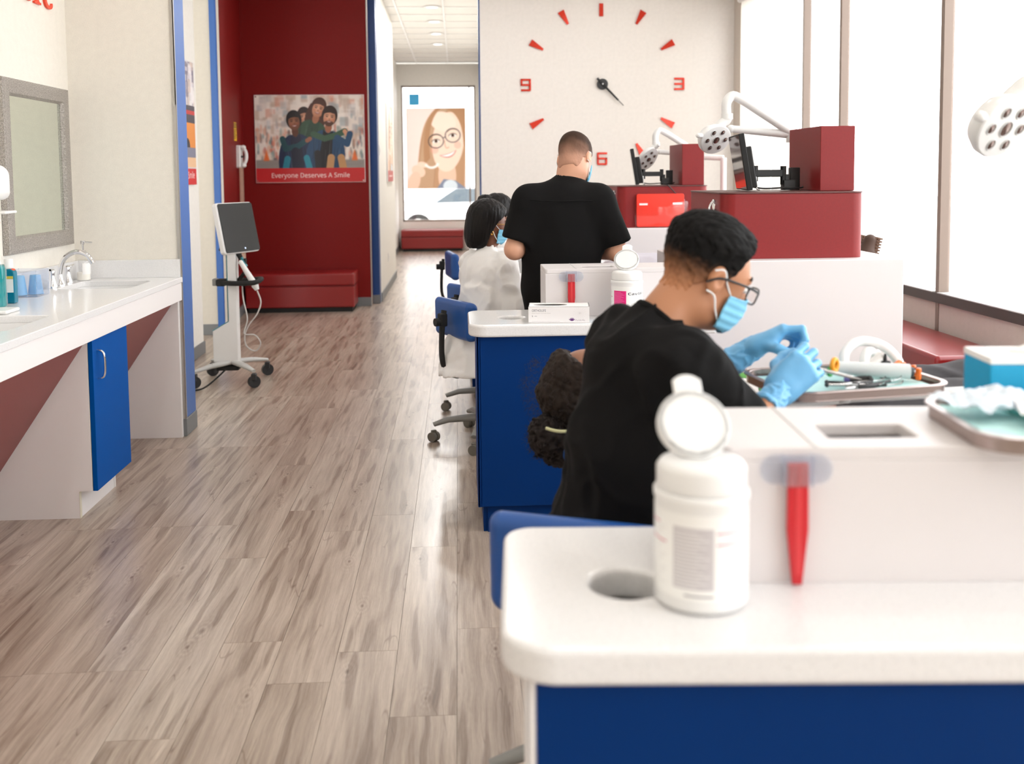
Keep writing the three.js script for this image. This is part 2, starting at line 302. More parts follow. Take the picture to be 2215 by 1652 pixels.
// ------------------------------------------------------------ vanity along the left wall
const CT = 0.905, XF = -1.545;                                          // counter height and front edge
{
  // one continuous worktop with two undermount basins
  const s = rrect(XL + 0.003, -1.2, XF, 5.575, 0);
  const basins = [[-2.03, -1.66, 5.04, 5.42], [-2.03, -1.66, 3.66, 4.08]];
  for (const [x0, x1, d0, d1] of basins) s.holes.push(rrect(x0, d0, x1, d1, 0.04));
  const t = thing('vanity_worktop', 'long white speckled quartz worktop with two basins along the wall', 'counter');
  mesh('slab', boxUV(slabY(s, CT - 0.03, CT, 0.003)), M.quartz, t);
  mesh('apron', [box2(XF - 0.045, XF - 0.005, 0.775, CT - 0.03, -1.2, 5.57, 0.002)], M.laminate, t, 'white laminate apron below the worktop edge');
  mesh('backsplash', [box2(XL + 0.003, XL + 0.023, CT, CT + 0.1, -1.2, 5.577, 0.002)].map((g) => boxUV(g)), M.quartz, t);
  mesh('backsplash', [box2(XL + 0.02, XF - 0.01, CT, CT + 0.1, 5.558, 5.578, 0.002)].map((g) => boxUV(g)), M.quartz, t);
  for (const [x0, x1, d0, d1] of basins) {
    const o = rrect(x0 - 0.012, d0 - 0.012, x1 + 0.012, d1 + 0.012, 0.05); o.holes.push(rrect(x0, d0, x1, d1, 0.04));
    mesh('basin', [slabY(o, CT - 0.17, CT - 0.03), slabY(rrect(x0 - 0.012, d0 - 0.012, x1 + 0.012, d1 + 0.012, 0.05), CT - 0.18, CT - 0.17), cy(0.022, 0.022, 0.004, (x0 + x1) / 2, CT - 0.168, -(d0 + d1) / 2)], M.white, t, 'white undermount basin');
  }
}
{
  const unit = (d0, d1, label, withDoor) => {
    const t = thing('base_cabinet', label, 'cabinet', [0, 0, 0]);
    const side = (d) => ext(poly([[XL + 0.02, 0], [-1.64, 0], [-1.64, 0.118], [-1.585, 0.118], [-1.585, 0.774], [XL + 0.02, 0.774]]), 0.018).translate(0, 0, -d - 0.009);
    mesh('side_panel', side(d0 + 0.009), M.laminate, t); mesh('side_panel', side(d1 - 0.009), M.laminate, t);
    mesh('edge_band', [box2(-1.5865, -1.5845, 0.118, 0.774, d0 + 0.001, d0 + 0.017), box2(-1.6415, -1.6395, 0, 0.118, d0 - 0.001, d0 + 0.019)], M.laminateEdge, t, 'cream edge band');
    mesh('carcass', [box2(XL + 0.02, -1.59, 0.118, 0.136, d0 + 0.02, d1 - 0.02)], M.laminate, t);
    mesh('toe_kick', [box2(-1.658, -1.642, 0, 0.116, d0 + 0.02, d1 - 0.02)], M.laminate, t);
    const d = mesh('door', [box2(-1.583, -1.563, 0.118, 0.77, d0 + 0.002, d1 - 0.002, 0.0015)], M.blueDoor, t, 'glossy blue cabinet door');
    mesh('handle', tube([[-1.564, 0.72, -d0 - 0.055], [-1.54, 0.712, -d0 - 0.055], [-1.532, 0.66, -d0 - 0.055], [-1.54, 0.605, -d0 - 0.055], [-1.564, 0.598, -d0 - 0.055]], 0.006, 24, 8), M.chrome, d, 'arched chrome handle');
    return t;
  };
  unit(4.24, 4.68, 'narrow white cabinet with a blue door and arched chrome handle under the worktop');
  // sloping knee panels that hide the plumbing under the basins
  const knee = (d0, d1, label) => { const t = thing('knee_panel', label, 'panel'); mesh('sloped_board', ext(poly([[-1.585, 0.775], [-1.603, 0.775], [-2.1, 0.045], [-2.08, 0.045]]), d1 - d0).translate(0, 0, -d1), M.plum, t); return t; };
  knee(4.69, 5.535, 'sloping maroon panel under the worktop between the blue door and the blue wall end');
  knee(2.2, 4.235, 'long sloping maroon panel under the worktop on the other side of the blue door');
  const t = thing('end_panel', 'white laminate end panel closing the worktop against the partition', 'panel');
  mesh('board', [box2(XL + 0.02, -1.565, 0, 0.775, 5.54, 5.57, 0.001)], M.laminate, t);
}
// mirror
{
  const t = thing('wall_mirror', 'rectangular mirror in a wide silver crackled frame above the vanity', 'mirror', [XL, 1.1, 4.72]);
  const w = 0.79, h = 0.84, fw = 0.085;
  const bump = dataTex(256, 256, (x, y) => { const n = 128 + 90 * ns(x / 5, y / 5, 2) + 60 * Math.sin((x + y + 20 * ns(x / 9, y / 9, 8)) / 4) * ns(x / 30, y / 30, 1); return [n, n, n]; }, false); bump.repeat.set(6, 6);
  const crackle = dataTex(256, 256, (x, y) => { const n = 205 + 50 * ns(x / 4, y / 4, 7) + 40 * ns(x / 9 + 3, y / 9, 2) + 30 * Math.sin((x + y + 20 * ns(x / 9, y / 9, 8)) / 4) * ns(x / 30, y / 30, 1); return [n, n - 4, n - 8]; }); crackle.repeat.set(6, 6);
  const silver = mat('#d2cec9', 0.4, { metalness: 0.5, map: crackle, bumpMap: bump, bumpScale: 0.006 });
  const bar = (a, b) => { const s = poly([[0, 0], [0.03, 0.008], [0.03, fw - 0.01], [0.008, fw], [0, fw]]); return s; };
  const frameBar = (len, rot, tx, ty) => {                             // profile swept with mitred ends in the wall plane
    const g = new THREE.BufferGeometry(), pr = [[0, 0], [0.026, 0.004], [0.03, 0.02], [0.027, fw - 0.012], [0.012, fw], [0.004, fw]], p = [], ix = [];
    pr.forEach(([o, q]) => { p.push(o, q, -q, o, q, -(len - q)); });
    for (let i = 0; i < pr.length - 1; i++) { const a = 2 * i; ix.push(a, a + 2, a + 1, a + 1, a + 2, a + 3); }
    g.setAttribute('position', new THREE.Float32BufferAttribute(p, 3)); g.setIndex(ix);
    const q = g.toNonIndexed(); q.computeVertexNormals(); return boxUV(q).translate(0, 0, len / 2).rotateX(rot).translate(0.002, ty, tx);
  };
  mesh('frame_rail', frameBar(w, 0, -w / 2, 0), silver, t); mesh('frame_rail', frameBar(w, PI, -w / 2, h), silver, t);
  mesh('frame_stile', frameBar(h, -PI / 2, 0, h / 2), silver, t); mesh('frame_stile', frameBar(h, PI / 2, -w, h / 2), silver, t);
  mesh('mirror_glass', bx(0.006, h - 2 * fw + 0.01, w - 2 * fw + 0.01, 0.008, h / 2, -w / 2, 0), mat('#dfe6dd', 0.02, { metalness: 1 }), t, 'mirror glass showing the pale wall');
}
// lettering high on the wall
const fontSerif = await new FontLoader().loadAsync('fonts/droid/droid_serif_regular.typeface.json');
const fontBold = await new FontLoader().loadAsync('fonts/droid/droid_sans_bold.typeface.json');
{
  const t = thing('wall_lettering', 'raised orange red serif lettering high on the wall above the mirror', 'lettering', [XL + 0.001, 2.345, 4.16]);
  let u = 0; const m = mat('#e8401c', 0.35);
  for (const c of 'Clinic') { const g = new TextGeometry(c, { font: fontSerif, size: 0.19, depth: 0.012, curveSegments: 6 }); g.computeBoundingBox(); const wd = c === 'i' || c === 'l' ? 0.098 : c === 'c' ? 0.155 : c === 'n' ? 0.185 : 0.19; mesh('letter', g.rotateY(PI / 2).translate(0, 0, 0), m, t).position.set(0, 0, -u - 0.36); u += wd * 1.12; }
}
// taps, bottles, cups
{
  const tap = (x, d, label) => {
    const t = thing('basin_tap', label, 'tap', [x, CT, d]);
    mesh('spout', [tube([[0, 0, 0], [0, 0.06, 0], [0.025, 0.14, 0], [0.085, 0.175, 0], [0.14, 0.16, 0], [0.165, 0.125, 0]], 0.013, 40, 12), lathe([[0.028, 0], [0.028, 0.008], [0.018, 0.03], [0.014, 0.06]]), rod([0.162, 0.13, 0], [0.17, 0.115, 0], 0.015)], M.chrome, t);
    for (const s of [-1, 1]) { const h = mesh('tap_handle', [lathe([[0.027, 0], [0.027, 0.01], [0.017, 0.04], [0.014, 0.07], [0.017, 0.085], [0.012, 0.095], [0, 0.097]]).translate(0, 0, s * 0.1), tube([[0, 0.088, s * 0.1], [0.01, 0.092, s * 0.125], [0.012, 0.096, s * 0.15]], 0.006, 10, 8)], M.chrome, t); }
  };
  tap(-2.065, 5.2, 'chrome arched basin tap with two lever handles beside the soap bottle');
  const t = thing('soap_bottle', 'clear glass soap bottle with a chrome pump and white label', 'bottle', [-2.045, CT, 5.47]);
  mesh('bottle', lathe([[0, 0], [0.034, 0], [0.036, 0.006], [0.036, 0.095], [0.031, 0.115], [0.014, 0.13], [0.014, 0.145]]), M.clear, t);
  mesh('soap', cy(0.034, 0.034, 0.042, 0, 0.024, 0), mat('#f3efe6', 0.3), t, 'white liquid soap'); mesh('label', new THREE.CylinderGeometry(0.0367, 0.0367, 0.06, 20, 1, true, 0.2, 1.5).translate(0, 0.065, 0), M.paper, t, 'white paper label');
  mesh('pump', [cy(0.016, 0.016, 0.022, 0, 0.152, 0), cy(0.006, 0.006, 0.04, 0, 0.18, 0), cy(0.011, 0.011, 0.02, 0, 0.206, 0), rod([0, 0.21, 0], [0.05, 0.206, 0], 0.005)], M.chrome, t);
  const mw = thing('mouthwash_bottle', 'blue mouthwash bottle with a white cap and label on the vanity', 'bottle', [-2.01, CT, 4.5]);
  mesh('bottle', ext(rrect(-0.03, 0, 0.03, 0.155, [0.008, 0.008, 0.022, 0.022]), 0.036, 0.005).translate(0, 0, -0.018), mat('#0f8fae', 0.12, { transmission: 0.35, thickness: 0 }), mw);
  mesh('label', bx(0.05, 0.06, 0.0015, 0, 0.08, 0.0185, 0), M.paper, mw, 'white label'); mesh('label_band', bx(0.05, 0.012, 0.0015, 0, 0.117, 0.0185, 0), mat('#d9c24a', 0.5), mw, 'yellow label band');
  mesh('cap', lathe([[0, 0.2], [0.019, 0.198], [0.02, 0.16], [0.016, 0.154], [0, 0.154]], 24), M.plasticW, mw); mesh('cap_seal', bx(0.05, 0.02, 0.03, 0, 0.145, 0, 0.006), mat('#e2572d', 0.5), mw, 'orange red neck label');
  const tl = thing('teal_bottle', 'tall clear bottle of teal liquid with a white pump at the end of the vanity', 'bottle', [-2.02, CT, 4.36]);
  mesh('bottle', lathe([[0, 0], [0.055, 0], [0.058, 0.01], [0.058, 0.17], [0.04, 0.22], [0.018, 0.26], [0.018, 0.29]]), M.clear, tl); mesh('liquid', lathe([[0, 0.004], [0.055, 0.004], [0.055, 0.168], [0.05, 0.185], [0, 0.185]]), mat('#19a3a8', 0.1, { transmission: 0.3, thickness: 0 }), tl, 'teal liquid');
  mesh('pump', [cy(0.022, 0.022, 0.03, 0, 0.3, 0), cy(0.007, 0.007, 0.06, 0, 0.34, 0), bx(0.06, 0.016, 0.025, 0.015, 0.375, 0, 0.006)], M.plasticW, tl);
  const bin = thing('acrylic_holder', 'clear acrylic box holding blue plastic cups beside the tap', 'holder', [-2.05, CT, 4.78]);
  mesh('box', [bx(0.004, 0.125, 0.14, -0.07, 0.0625, 0, 0), bx(0.004, 0.125, 0.14, 0.07, 0.0625, 0, 0), bx(0.14, 0.125, 0.004, 0, 0.0625, -0.07, 0), bx(0.14, 0.125, 0.004, 0, 0.0625, 0.07, 0), bx(0.14, 0.004, 0.14, 0, 0.002, 0, 0)], M.acrylic, bin);
  const cupG = lathe([[0, 0.118], [0.022, 0.118], [0.024, 0.114], [0.034, 0.03], [0.036, 0.03], [0.036, 0.026], [0.032, 0.026]], 28);
  [[-0.03, 0.02], [0.028, -0.02]].forEach(([x, z], i) => { const o = mesh('plastic_cup', cupG, mat(i ? '#5bb2e6' : '#7cc5ee', 0.35), scene); o.position.set(-2.05 + x, CT - 0.02, -4.78 + z); o.userData = { label: 'light blue plastic cup upside down inside the acrylic box', category: 'cup', group: 'blue cups in the acrylic box' }; });
  const sd = thing('sanitizer_stand', 'white automatic sanitizer dispenser on a slim stand with a drip tray on the vanity', 'dispenser', [-1.925, CT, 4.18]);
  mesh('body', ext(rrect(-0.06, 0.468, 0.062, 0.615, [0.035, 0.035, 0.05, 0.05]), 0.1, 0.018, 4).translate(0, 0, -0.05), M.plasticW, sd); mesh('pole', rod([-0.03, 0.0, 0], [-0.03, 0.5, 0], 0.01), M.white, sd);
  mesh('drip_tray', [bx(0.15, 0.012, 0.11, 0.005, 0.418, 0, 0.005)], M.plasticW, sd); mesh('base', bx(0.16, 0.016, 0.13, -0.01, 0.008, 0, 0.007), M.plasticW, sd);
}
// ------------------------------------------------------------ posters and wall things
const figure = (g, x, y, s, skin, dark, hair, coat, tee, turn = 0, long = 0, beard = 0) => {   // a painted person of the print, head at (x, y), s = head height
  g.save(); g.translate(x, y); g.rotate(turn); g.scale(s, s);
  const e = (cx, cy2, rx, ry, c, a = 0) => { g.fillStyle = c; g.beginPath(); g.ellipse(cx, cy2, rx, ry, a, 0, 7); g.fill(); };
  const grad = (c0, c1, cx, cy2, r) => { const q = g.createRadialGradient(cx, cy2, 0.02, cx, cy2, r); q.addColorStop(0, c0); q.addColorStop(1, c1); return q; };
  if (long) { g.fillStyle = hair; g.beginPath(); g.moveTo(-0.5, -0.2); g.bezierCurveTo(-0.75, 0.5, -0.6, 1.1, -0.5, 1.5); g.lineTo(0.45, 1.5); g.bezierCurveTo(0.6, 0.9, 0.7, 0.4, 0.48, -0.2); g.fill(); }
  g.fillStyle = coat; g.beginPath(); g.moveTo(-1.0, 4.2); g.bezierCurveTo(-1.3, 2.6, -1.2, 1.1, -0.35, 0.78); g.lineTo(0.35, 0.78); g.bezierCurveTo(1.2, 1.1, 1.3, 2.6, 1.0, 4.2); g.fill();
  g.fillStyle = tee; g.beginPath(); g.moveTo(-0.28, 0.72); g.quadraticCurveTo(0, 1.15, 0.28, 0.72); g.lineTo(0.45, 4); g.lineTo(-0.45, 4); g.fill();
  g.lineWidth = 0.03; for (let i = 0; i < 26; i++) { g.strokeStyle = i % 2 ? 'rgba(0,0,0,.28)' : 'rgba(255,255,255,.10)'; g.beginPath(); const u = rnd(-0.9, 0.9); g.moveTo(u, 1 + rnd(0, 1)); g.quadraticCurveTo(u + rnd(-0.2, 0.2), 2, u + rnd(-0.3, 0.3), 3.4); g.stroke(); }
  e(0, 0.6, 0.2, 0.32, dark); e(0, -0.1, 0.46, 0.58, hair); e(0, 0.06, 0.345, 0.48, grad(skin, dark, -0.06, 0.0, 0.62));
  if (beard) { g.save(); g.beginPath(); g.ellipse(0, 0.06, 0.345, 0.48, 0, 0, 7); g.clip(); e(0, 0.5, 0.36, 0.3, 'rgba(50,30,22,.75)'); g.restore(); }
  g.fillStyle = hair; g.beginPath(); g.ellipse(0, -0.32, 0.4, 0.28, 0.1, PI, 2 * PI); g.quadraticCurveTo(0.3, -0.18, 0.05, -0.27); g.quadraticCurveTo(-0.25, -0.25, -0.4, -0.1); g.fill();
  for (const q of [-1, 1]) { e(q * 0.145, -0.02, 0.075, 0.03, 'rgba(40,20,14,.85)'); g.strokeStyle = 'rgba(35,20,14,.8)'; g.lineWidth = 0.035; g.beginPath(); g.moveTo(q * 0.06, -0.1); g.quadraticCurveTo(q * 0.15, -0.15, q * 0.24, -0.09); g.stroke(); e(q * 0.2, 0.14, 0.09, 0.07, 'rgba(200,90,70,.22)'); }
  e(0.01, 0.12, 0.055, 0.035, 'rgba(110,50,35,.55)'); g.fillStyle = '#742b27'; g.beginPath(); g.moveTo(-0.17, 0.22); g.quadraticCurveTo(0, 0.27, 0.17, 0.22); g.quadraticCurveTo(0, 0.43, -0.17, 0.22); g.fill(); g.fillStyle = '#fbf3ec'; g.beginPath(); g.moveTo(-0.145, 0.23); g.quadraticCurveTo(0, 0.275, 0.145, 0.23); g.quadraticCurveTo(0, 0.34, -0.145, 0.23); g.fill();
  g.restore();
};
const streetTex = canvasTex(1200, 960, (g, w, h) => {
  g.fillStyle = '#e9e0d6'; g.fillRect(0, 0, w, h); g.filter = 'blur(7px)';
  for (let i = 0; i < 260; i++) { g.fillStyle = ['#f5efe8', '#d8cfc6', '#c4b3a4', '#b9a08c', '#dcd2ca', '#a7a5aa', '#cf8a72', '#8fa3a8'][Math.floor(rnd(0, 8))]; g.globalAlpha = 0.55; g.fillRect(rnd(-40, w), rnd(-40, h * 0.55), rnd(15, 110), rnd(20, 120)); }
  for (let i = 0; i < 200; i++) { g.fillStyle = ['#7b6a66', '#b8564a', '#3f4a58', '#d6c5b4', '#6a8d8c', '#e0a084', '#4b4140'][Math.floor(rnd(0, 7))]; g.globalAlpha = 0.6; const x = rnd(0, w), y = rnd(h * 0.38, h * 0.74); g.beginPath(); g.ellipse(x, y, rnd(6, 18), rnd(18, 60), 0, 0, 7); g.fill(); }
  g.globalAlpha = 1; g.fillStyle = '#8f8a86'; g.fillRect(0, h * 0.74, w, h * 0.1);
  for (let i = 0; i < 90; i++) { g.fillStyle = rnd() > 0.5 ? '#a59f99' : '#7d7875'; g.globalAlpha = 0.4; g.fillRect(rnd(0, w), rnd(h * 0.74, h * 0.83), rnd(30, 160), 4); }
  g.globalAlpha = 1; g.fillStyle = '#e0703a'; for (const x of [120, 1090]) { g.beginPath(); g.moveTo(x, h * 0.62); g.lineTo(x + 34, h * 0.75); g.lineTo(x - 34, h * 0.75); g.fill(); }
  g.filter = 'blur(1.5px)';
  figure(g, 545, 240, 165, '#d8a283', '#8a5138', '#2c1a16', '#3a302f', '#6b2f2c', -0.12, 1); figure(g, 700, 150, 185, '#e2ad8e', '#a4694c', '#4a281c', '#35503c', '#2e4636', 0.28, 1);
  figure(g, 430, 290, 185, '#a06a4c', '#5a3422', '#171110', '#1d2d4b', '#1a2238', -0.08); figure(g, 820, 245, 190, '#e0aa8b', '#9c6248', '#2f1e19', '#25486a', '#16161a', 0.12, 0, 1);
  const arm = (pts, c, lw) => { g.strokeStyle = c; g.lineWidth = lw; g.lineCap = 'round'; g.lineJoin = 'round'; g.beginPath(); pts.forEach((p, i) => (i ? g.lineTo(...p) : g.moveTo(...p))); g.stroke(); };
  arm([[300, 480], [330, 590], [470, 560], [560, 500]], '#1d4a52', 62); arm([[570, 500], [600, 480]], '#96614a', 46); arm([[640, 430], [760, 480], [900, 440], [985, 400]], '#3c5a45', 66); arm([[985, 400], [1010, 440]], '#cf9878', 46); arm([[1040, 430], [1010, 540], [900, 470]], '#274c6e', 66);
  arm([[350, 700], [330, 800]], '#1d7d93', 70); arm([[560, 690], [590, 800]], '#24889c', 66); arm([[830, 690], [815, 800]], '#b98d60', 80); arm([[940, 690], [960, 800]], '#b98d60', 80); arm([[440, 620], [450, 800]], '#171f33', 90); arm([[680, 640], [690, 800]], '#232226', 70);
  g.filter = 'none'; g.fillStyle = '#c1272b'; g.fillRect(0, h * 0.835, w, h * 0.165); g.fillStyle = '#f4e3df'; g.font = '72px sans-serif'; g.textAlign = 'center'; g.fillText('Everyone Deserves A Smile', w * 0.5, h * 0.945);
  g.strokeStyle = '#d8c8c4'; g.lineWidth = 3; g.strokeRect(2, 2, w - 4, h - 4);
});
{
  const t = thing('smile_poster', 'large poster of laughing friends with a red caption band on the red wall', 'poster', [-2.225, 1.39, DR - 0.002]);
  mesh('board', bx(1.2, 0.965, 0.016, 0.6, 0.4825, 0.008, 0.002), M.white, t);
  mesh('print', new THREE.PlaneGeometry(1.196, 0.961).translate(0.6, 0.4825, 0.0168), mat('#ffffff', 0.3, { map: streetTex }), t, 'printed street scene of four hugging friends');
  for (const x of [0.02, 1.18]) for (const y of [0.02, 0.945]) mesh('stud', cy(0.008, 0.008, 0.006, 0, 0, 0, 12).rotateX(PI / 2).translate(x, y, 0.019), M.steel, t);
  const taxi = canvasTex(600, 800, (g, w, h) => {
    g.fillStyle = '#d9d6da'; g.fillRect(0, 0, w, h);
    for (let i = 0; i < 170; i++) { g.globalAlpha = 0.65; g.fillStyle = ['#efeaf0', '#b7b2bf', '#8a8698', '#6b6680', '#d5c2b6', '#f7f3f2'][Math.floor(rnd(0, 6))]; g.fillRect(rnd(-30, w), rnd(0, h * 0.42), rnd(20, 90), rnd(20, 120)); }
    g.globalAlpha = 1; g.fillStyle = '#3c3a4a'; g.fillRect(0, h * 0.36, w, h * 0.16); g.fillStyle = '#c8232a'; g.fillRect(w * 0.3, h * 0.4, w * 0.7, 26); g.fillStyle = '#e9903a'; g.fillRect(0, h * 0.5, w, h * 0.2); g.fillStyle = '#22222c'; g.fillRect(w * 0.1, h * 0.47, w * 0.5, h * 0.07); g.beginPath(); g.arc(w * 0.7, h * 0.7, 60, 0, 7); g.fill();
    g.fillStyle = '#7f8096'; g.fillRect(0, h * 0.7, w, h * 0.1); g.fillStyle = '#f0c49a'; g.fillRect(0, h * 0.78, w, h * 0.08); g.fillStyle = '#d8262c'; g.fillRect(0, h * 0.87, w, h * 0.13); g.fillStyle = '#f6e6e4'; g.font = '60px sans-serif'; g.textAlign = 'center'; g.fillText('Deserves A Smile', w * 0.55, h * 0.95);
  });
  const q = thing('taxi_poster', 'street poster with an orange taxi and red band on the alcove wall', 'poster', [-2.128, 1.4, 8.13]);
  mesh('board', bx(0.014, 0.98, 0.8, 0.007, 0.49, 0.4, 0.002), M.white, q); mesh('print', new THREE.PlaneGeometry(0.796, 0.976).rotateY(PI / 2).translate(0.0148, 0.49, 0.4), mat('#ffffff', 0.35, { map: taxi }), q);
  // portrait film on the corridor's end window
  const portrait = (g, w, h) => {
    g.filter = 'blur(3px)'; g.fillStyle = '#f8e4dc'; g.fillRect(0, 0, w, h); g.fillStyle = '#fbeee8'; g.fillRect(w * 0.55, 0, w * 0.45, h);
    const e = (x, y, rx, ry, c, a = 0) => { g.fillStyle = c; g.beginPath(); g.ellipse(x * w, y * h, rx * w, ry * h, a, 0, 7); g.fill(); };
    g.fillStyle = '#c39a78'; g.beginPath(); g.moveTo(w * 0.16, h); g.bezierCurveTo(w * 0.22, h * 0.5, w * 0.22, 0.05 * h, w * 0.62, -10); g.lineTo(w, 0); g.lineTo(w, h * 0.35); g.lineTo(w * 0.97, h); g.fill();
    g.strokeStyle = '#6d452f'; g.lineWidth = 7; for (let i = 0; i < 46; i++) { g.globalAlpha = 0.35; g.strokeStyle = i % 3 ? '#f0d4b4' : '#7a5844'; g.beginPath(); const o = i * 4.2; g.moveTo(w * 0.17 + o, h); g.bezierCurveTo(w * 0.24 + o, h * 0.6, w * 0.24 + o * 0.8, h * 0.2, w * 0.56 + o * 0.6, 0); g.stroke(); } g.globalAlpha = 1;
    e(0.68, 0.84, 0.15, 0.22, '#f0cbb2'); e(0.7, 0.42, 0.265, 0.37, '#fbdfcc', 0.1); e(0.62, 0.17, 0.22, 0.12, '#fce5d4', 0.3); g.fillStyle = '#8b93a8'; g.beginPath(); g.moveTo(w * 0.5, h); g.lineTo(w * 0.62, h * 0.88); g.lineTo(w * 0.82, h * 0.9); g.lineTo(w, h); g.fill(); e(0.73, 0.97, 0.12, 0.08, '#dfe9f0');
    for (const [x, y] of [[0.5, 0.41], [0.78, 0.34]]) { e(x, y, 0.062, 0.024, '#fbf4ee', -0.15); e(x, y, 0.026, 0.021, '#5a4032', 0); e(x, y, 0.012, 0.01, '#1c1412'); g.strokeStyle = '#3d2a22'; g.lineWidth = w * 0.009; g.beginPath(); g.ellipse(x * w, (y + 0.012) * h, 0.07 * w, 0.036 * h, -0.15, PI * 1.08, PI * 1.92); g.stroke(); g.strokeStyle = '#8a6248'; g.lineWidth = w * 0.014; g.beginPath(); g.ellipse(x * w, (y - 0.03) * h, 0.1 * w, 0.05 * h, -0.15, PI * 1.15, PI * 1.8); g.stroke(); }
    g.strokeStyle = 'rgba(200,130,100,.7)'; g.lineWidth = w * 0.012; g.beginPath(); g.moveTo(0.645 * w, 0.4 * h); g.quadraticCurveTo(0.64 * w, 0.47 * h, 0.67 * w, 0.495 * h); g.quadraticCurveTo(0.7 * w, 0.5 * h, 0.715 * w, 0.48 * h); g.stroke();
    e(0.47, 0.52, 0.07, 0.045, 'rgba(240,160,140,.35)'); e(0.86, 0.46, 0.06, 0.045, 'rgba(240,160,140,.35)');
    g.fillStyle = '#cf8076'; g.beginPath(); g.moveTo(0.55 * w, 0.585 * h); g.quadraticCurveTo(0.7 * w, 0.58 * h, 0.84 * w, 0.52 * h); g.quadraticCurveTo(0.76 * w, 0.67 * h, 0.55 * w, 0.585 * h); g.fill(); g.fillStyle = '#ffffff'; g.beginPath(); g.moveTo(0.57 * w, 0.588 * h); g.quadraticCurveTo(0.7 * w, 0.585 * h, 0.82 * w, 0.53 * h); g.quadraticCurveTo(0.75 * w, 0.635 * h, 0.57 * w, 0.588 * h); g.fill();
    g.fillStyle = '#b98d6a'; g.beginPath(); g.moveTo(0.6 * w, 0); g.bezierCurveTo(0.42 * w, 0.1 * h, 0.36 * w, 0.3 * h, 0.4 * w, 0.62 * h); g.lineTo(0.3 * w, 0.7 * h); g.bezierCurveTo(0.26 * w, 0.3 * h, 0.36 * w, 0.05 * h, 0.55 * w, -10); g.fill(); g.beginPath(); g.moveTo(0.66 * w, 0); g.bezierCurveTo(0.86 * w, 0.06 * h, 0.95 * w, 0.2 * h, 0.96 * w, 0.45 * h); g.lineTo(w, 0.5 * h); g.lineTo(w, 0); g.fill();
    g.strokeStyle = '#3a3740'; g.lineWidth = w * 0.013; for (const [x, y] of [[0.5, 0.41], [0.78, 0.34]]) { g.beginPath(); g.ellipse(x * w, y * h, 0.125 * w, 0.085 * h, -0.15, 0, 7); g.stroke(); } g.beginPath(); g.moveTo(0.62 * w, 0.37 * h); g.lineTo(0.66 * w, 0.36 * h); g.stroke();
    e(0.2, 0.78, 0.12, 0.07, '#f6d3bd', 0.6); e(0.27, 0.7, 0.09, 0.035, '#f8d9c5', 0.2); e(0.12, 0.92, 0.1, 0.14, '#f2cbb4', 0.3); g.strokeStyle = '#f8f4f0'; g.lineWidth = w * 0.04; g.beginPath(); g.arc(0.42 * w, 0.65 * h, 0.12 * w, 0.4, 2.6); g.stroke();
  };
  const pt = canvasTex(700, 960, portrait);
  const f = thing('portrait_film', 'translucent portrait print of a smiling girl in round glasses on the corridor end window', 'window print', [-1.0, 1.19, DB + 0.055]);
  mesh('print', new THREE.PlaneGeometry(1.17, 1.58).translate(0.585, 0.79, 0), mat('#ffffff', 0.95, { map: pt, transmission: 0.14, thickness: 0 }), f);
  const sg = thing('window_decal', 'small sky blue square decal above the portrait on the corridor end window', 'decal', [-0.93, 2.82, DB + 0.055]);
  mesh('print', bx(0.2, 0.22, 0.002, 0.1, 0.11, 0, 0), mat('#5cc3ea', 0.9, { transmission: 0.2, thickness: 0 }), sg);
  const cp = thing('corridor_poster', 'narrow portrait poster with a red foot band on the corridor side wall', 'poster', [-0.897, 1.38, 13.6]);
  const pt2 = canvasTex(500, 700, (g, w, h) => { portrait(g, w, h * 0.86); g.fillStyle = '#b92a2f'; g.fillRect(0, h * 0.86, w, h * 0.14); g.fillStyle = '#eed9d6'; g.fillRect(w * 0.2, h * 0.92, w * 0.6, 12); });
  mesh('board', bx(0.014, 1.0, 1.0, 0.007, 0.5, 0.5, 0.002), M.white, cp); mesh('print', new THREE.PlaneGeometry(0.996, 0.996).rotateY(PI / 2).translate(0.0148, 0.5, 0.5), mat('#ffffff', 0.35, { map: pt2 }), cp);
  for (const [y, d, lb] of [[1.75, 11.48, 'small white switch plate on the blue wall end of the corridor'], [0.42, 12.6, 'small white socket plate low on the corridor side wall'], [1.25, 18.2, 'white switch plate near the corridor end window']]) { const x = d > 15 ? -1.16 : -0.9; const sp = thing('switch_plate', lb, 'switch', [x, y, d]); mesh('plate', bx(0.008, 0.115, 0.075, 0.004, 0, 0, 0.002), M.white, sp); mesh('rocker', bx(0.006, 0.06, 0.03, 0.009, 0, 0, 0.002), M.plasticW, sp); }
}
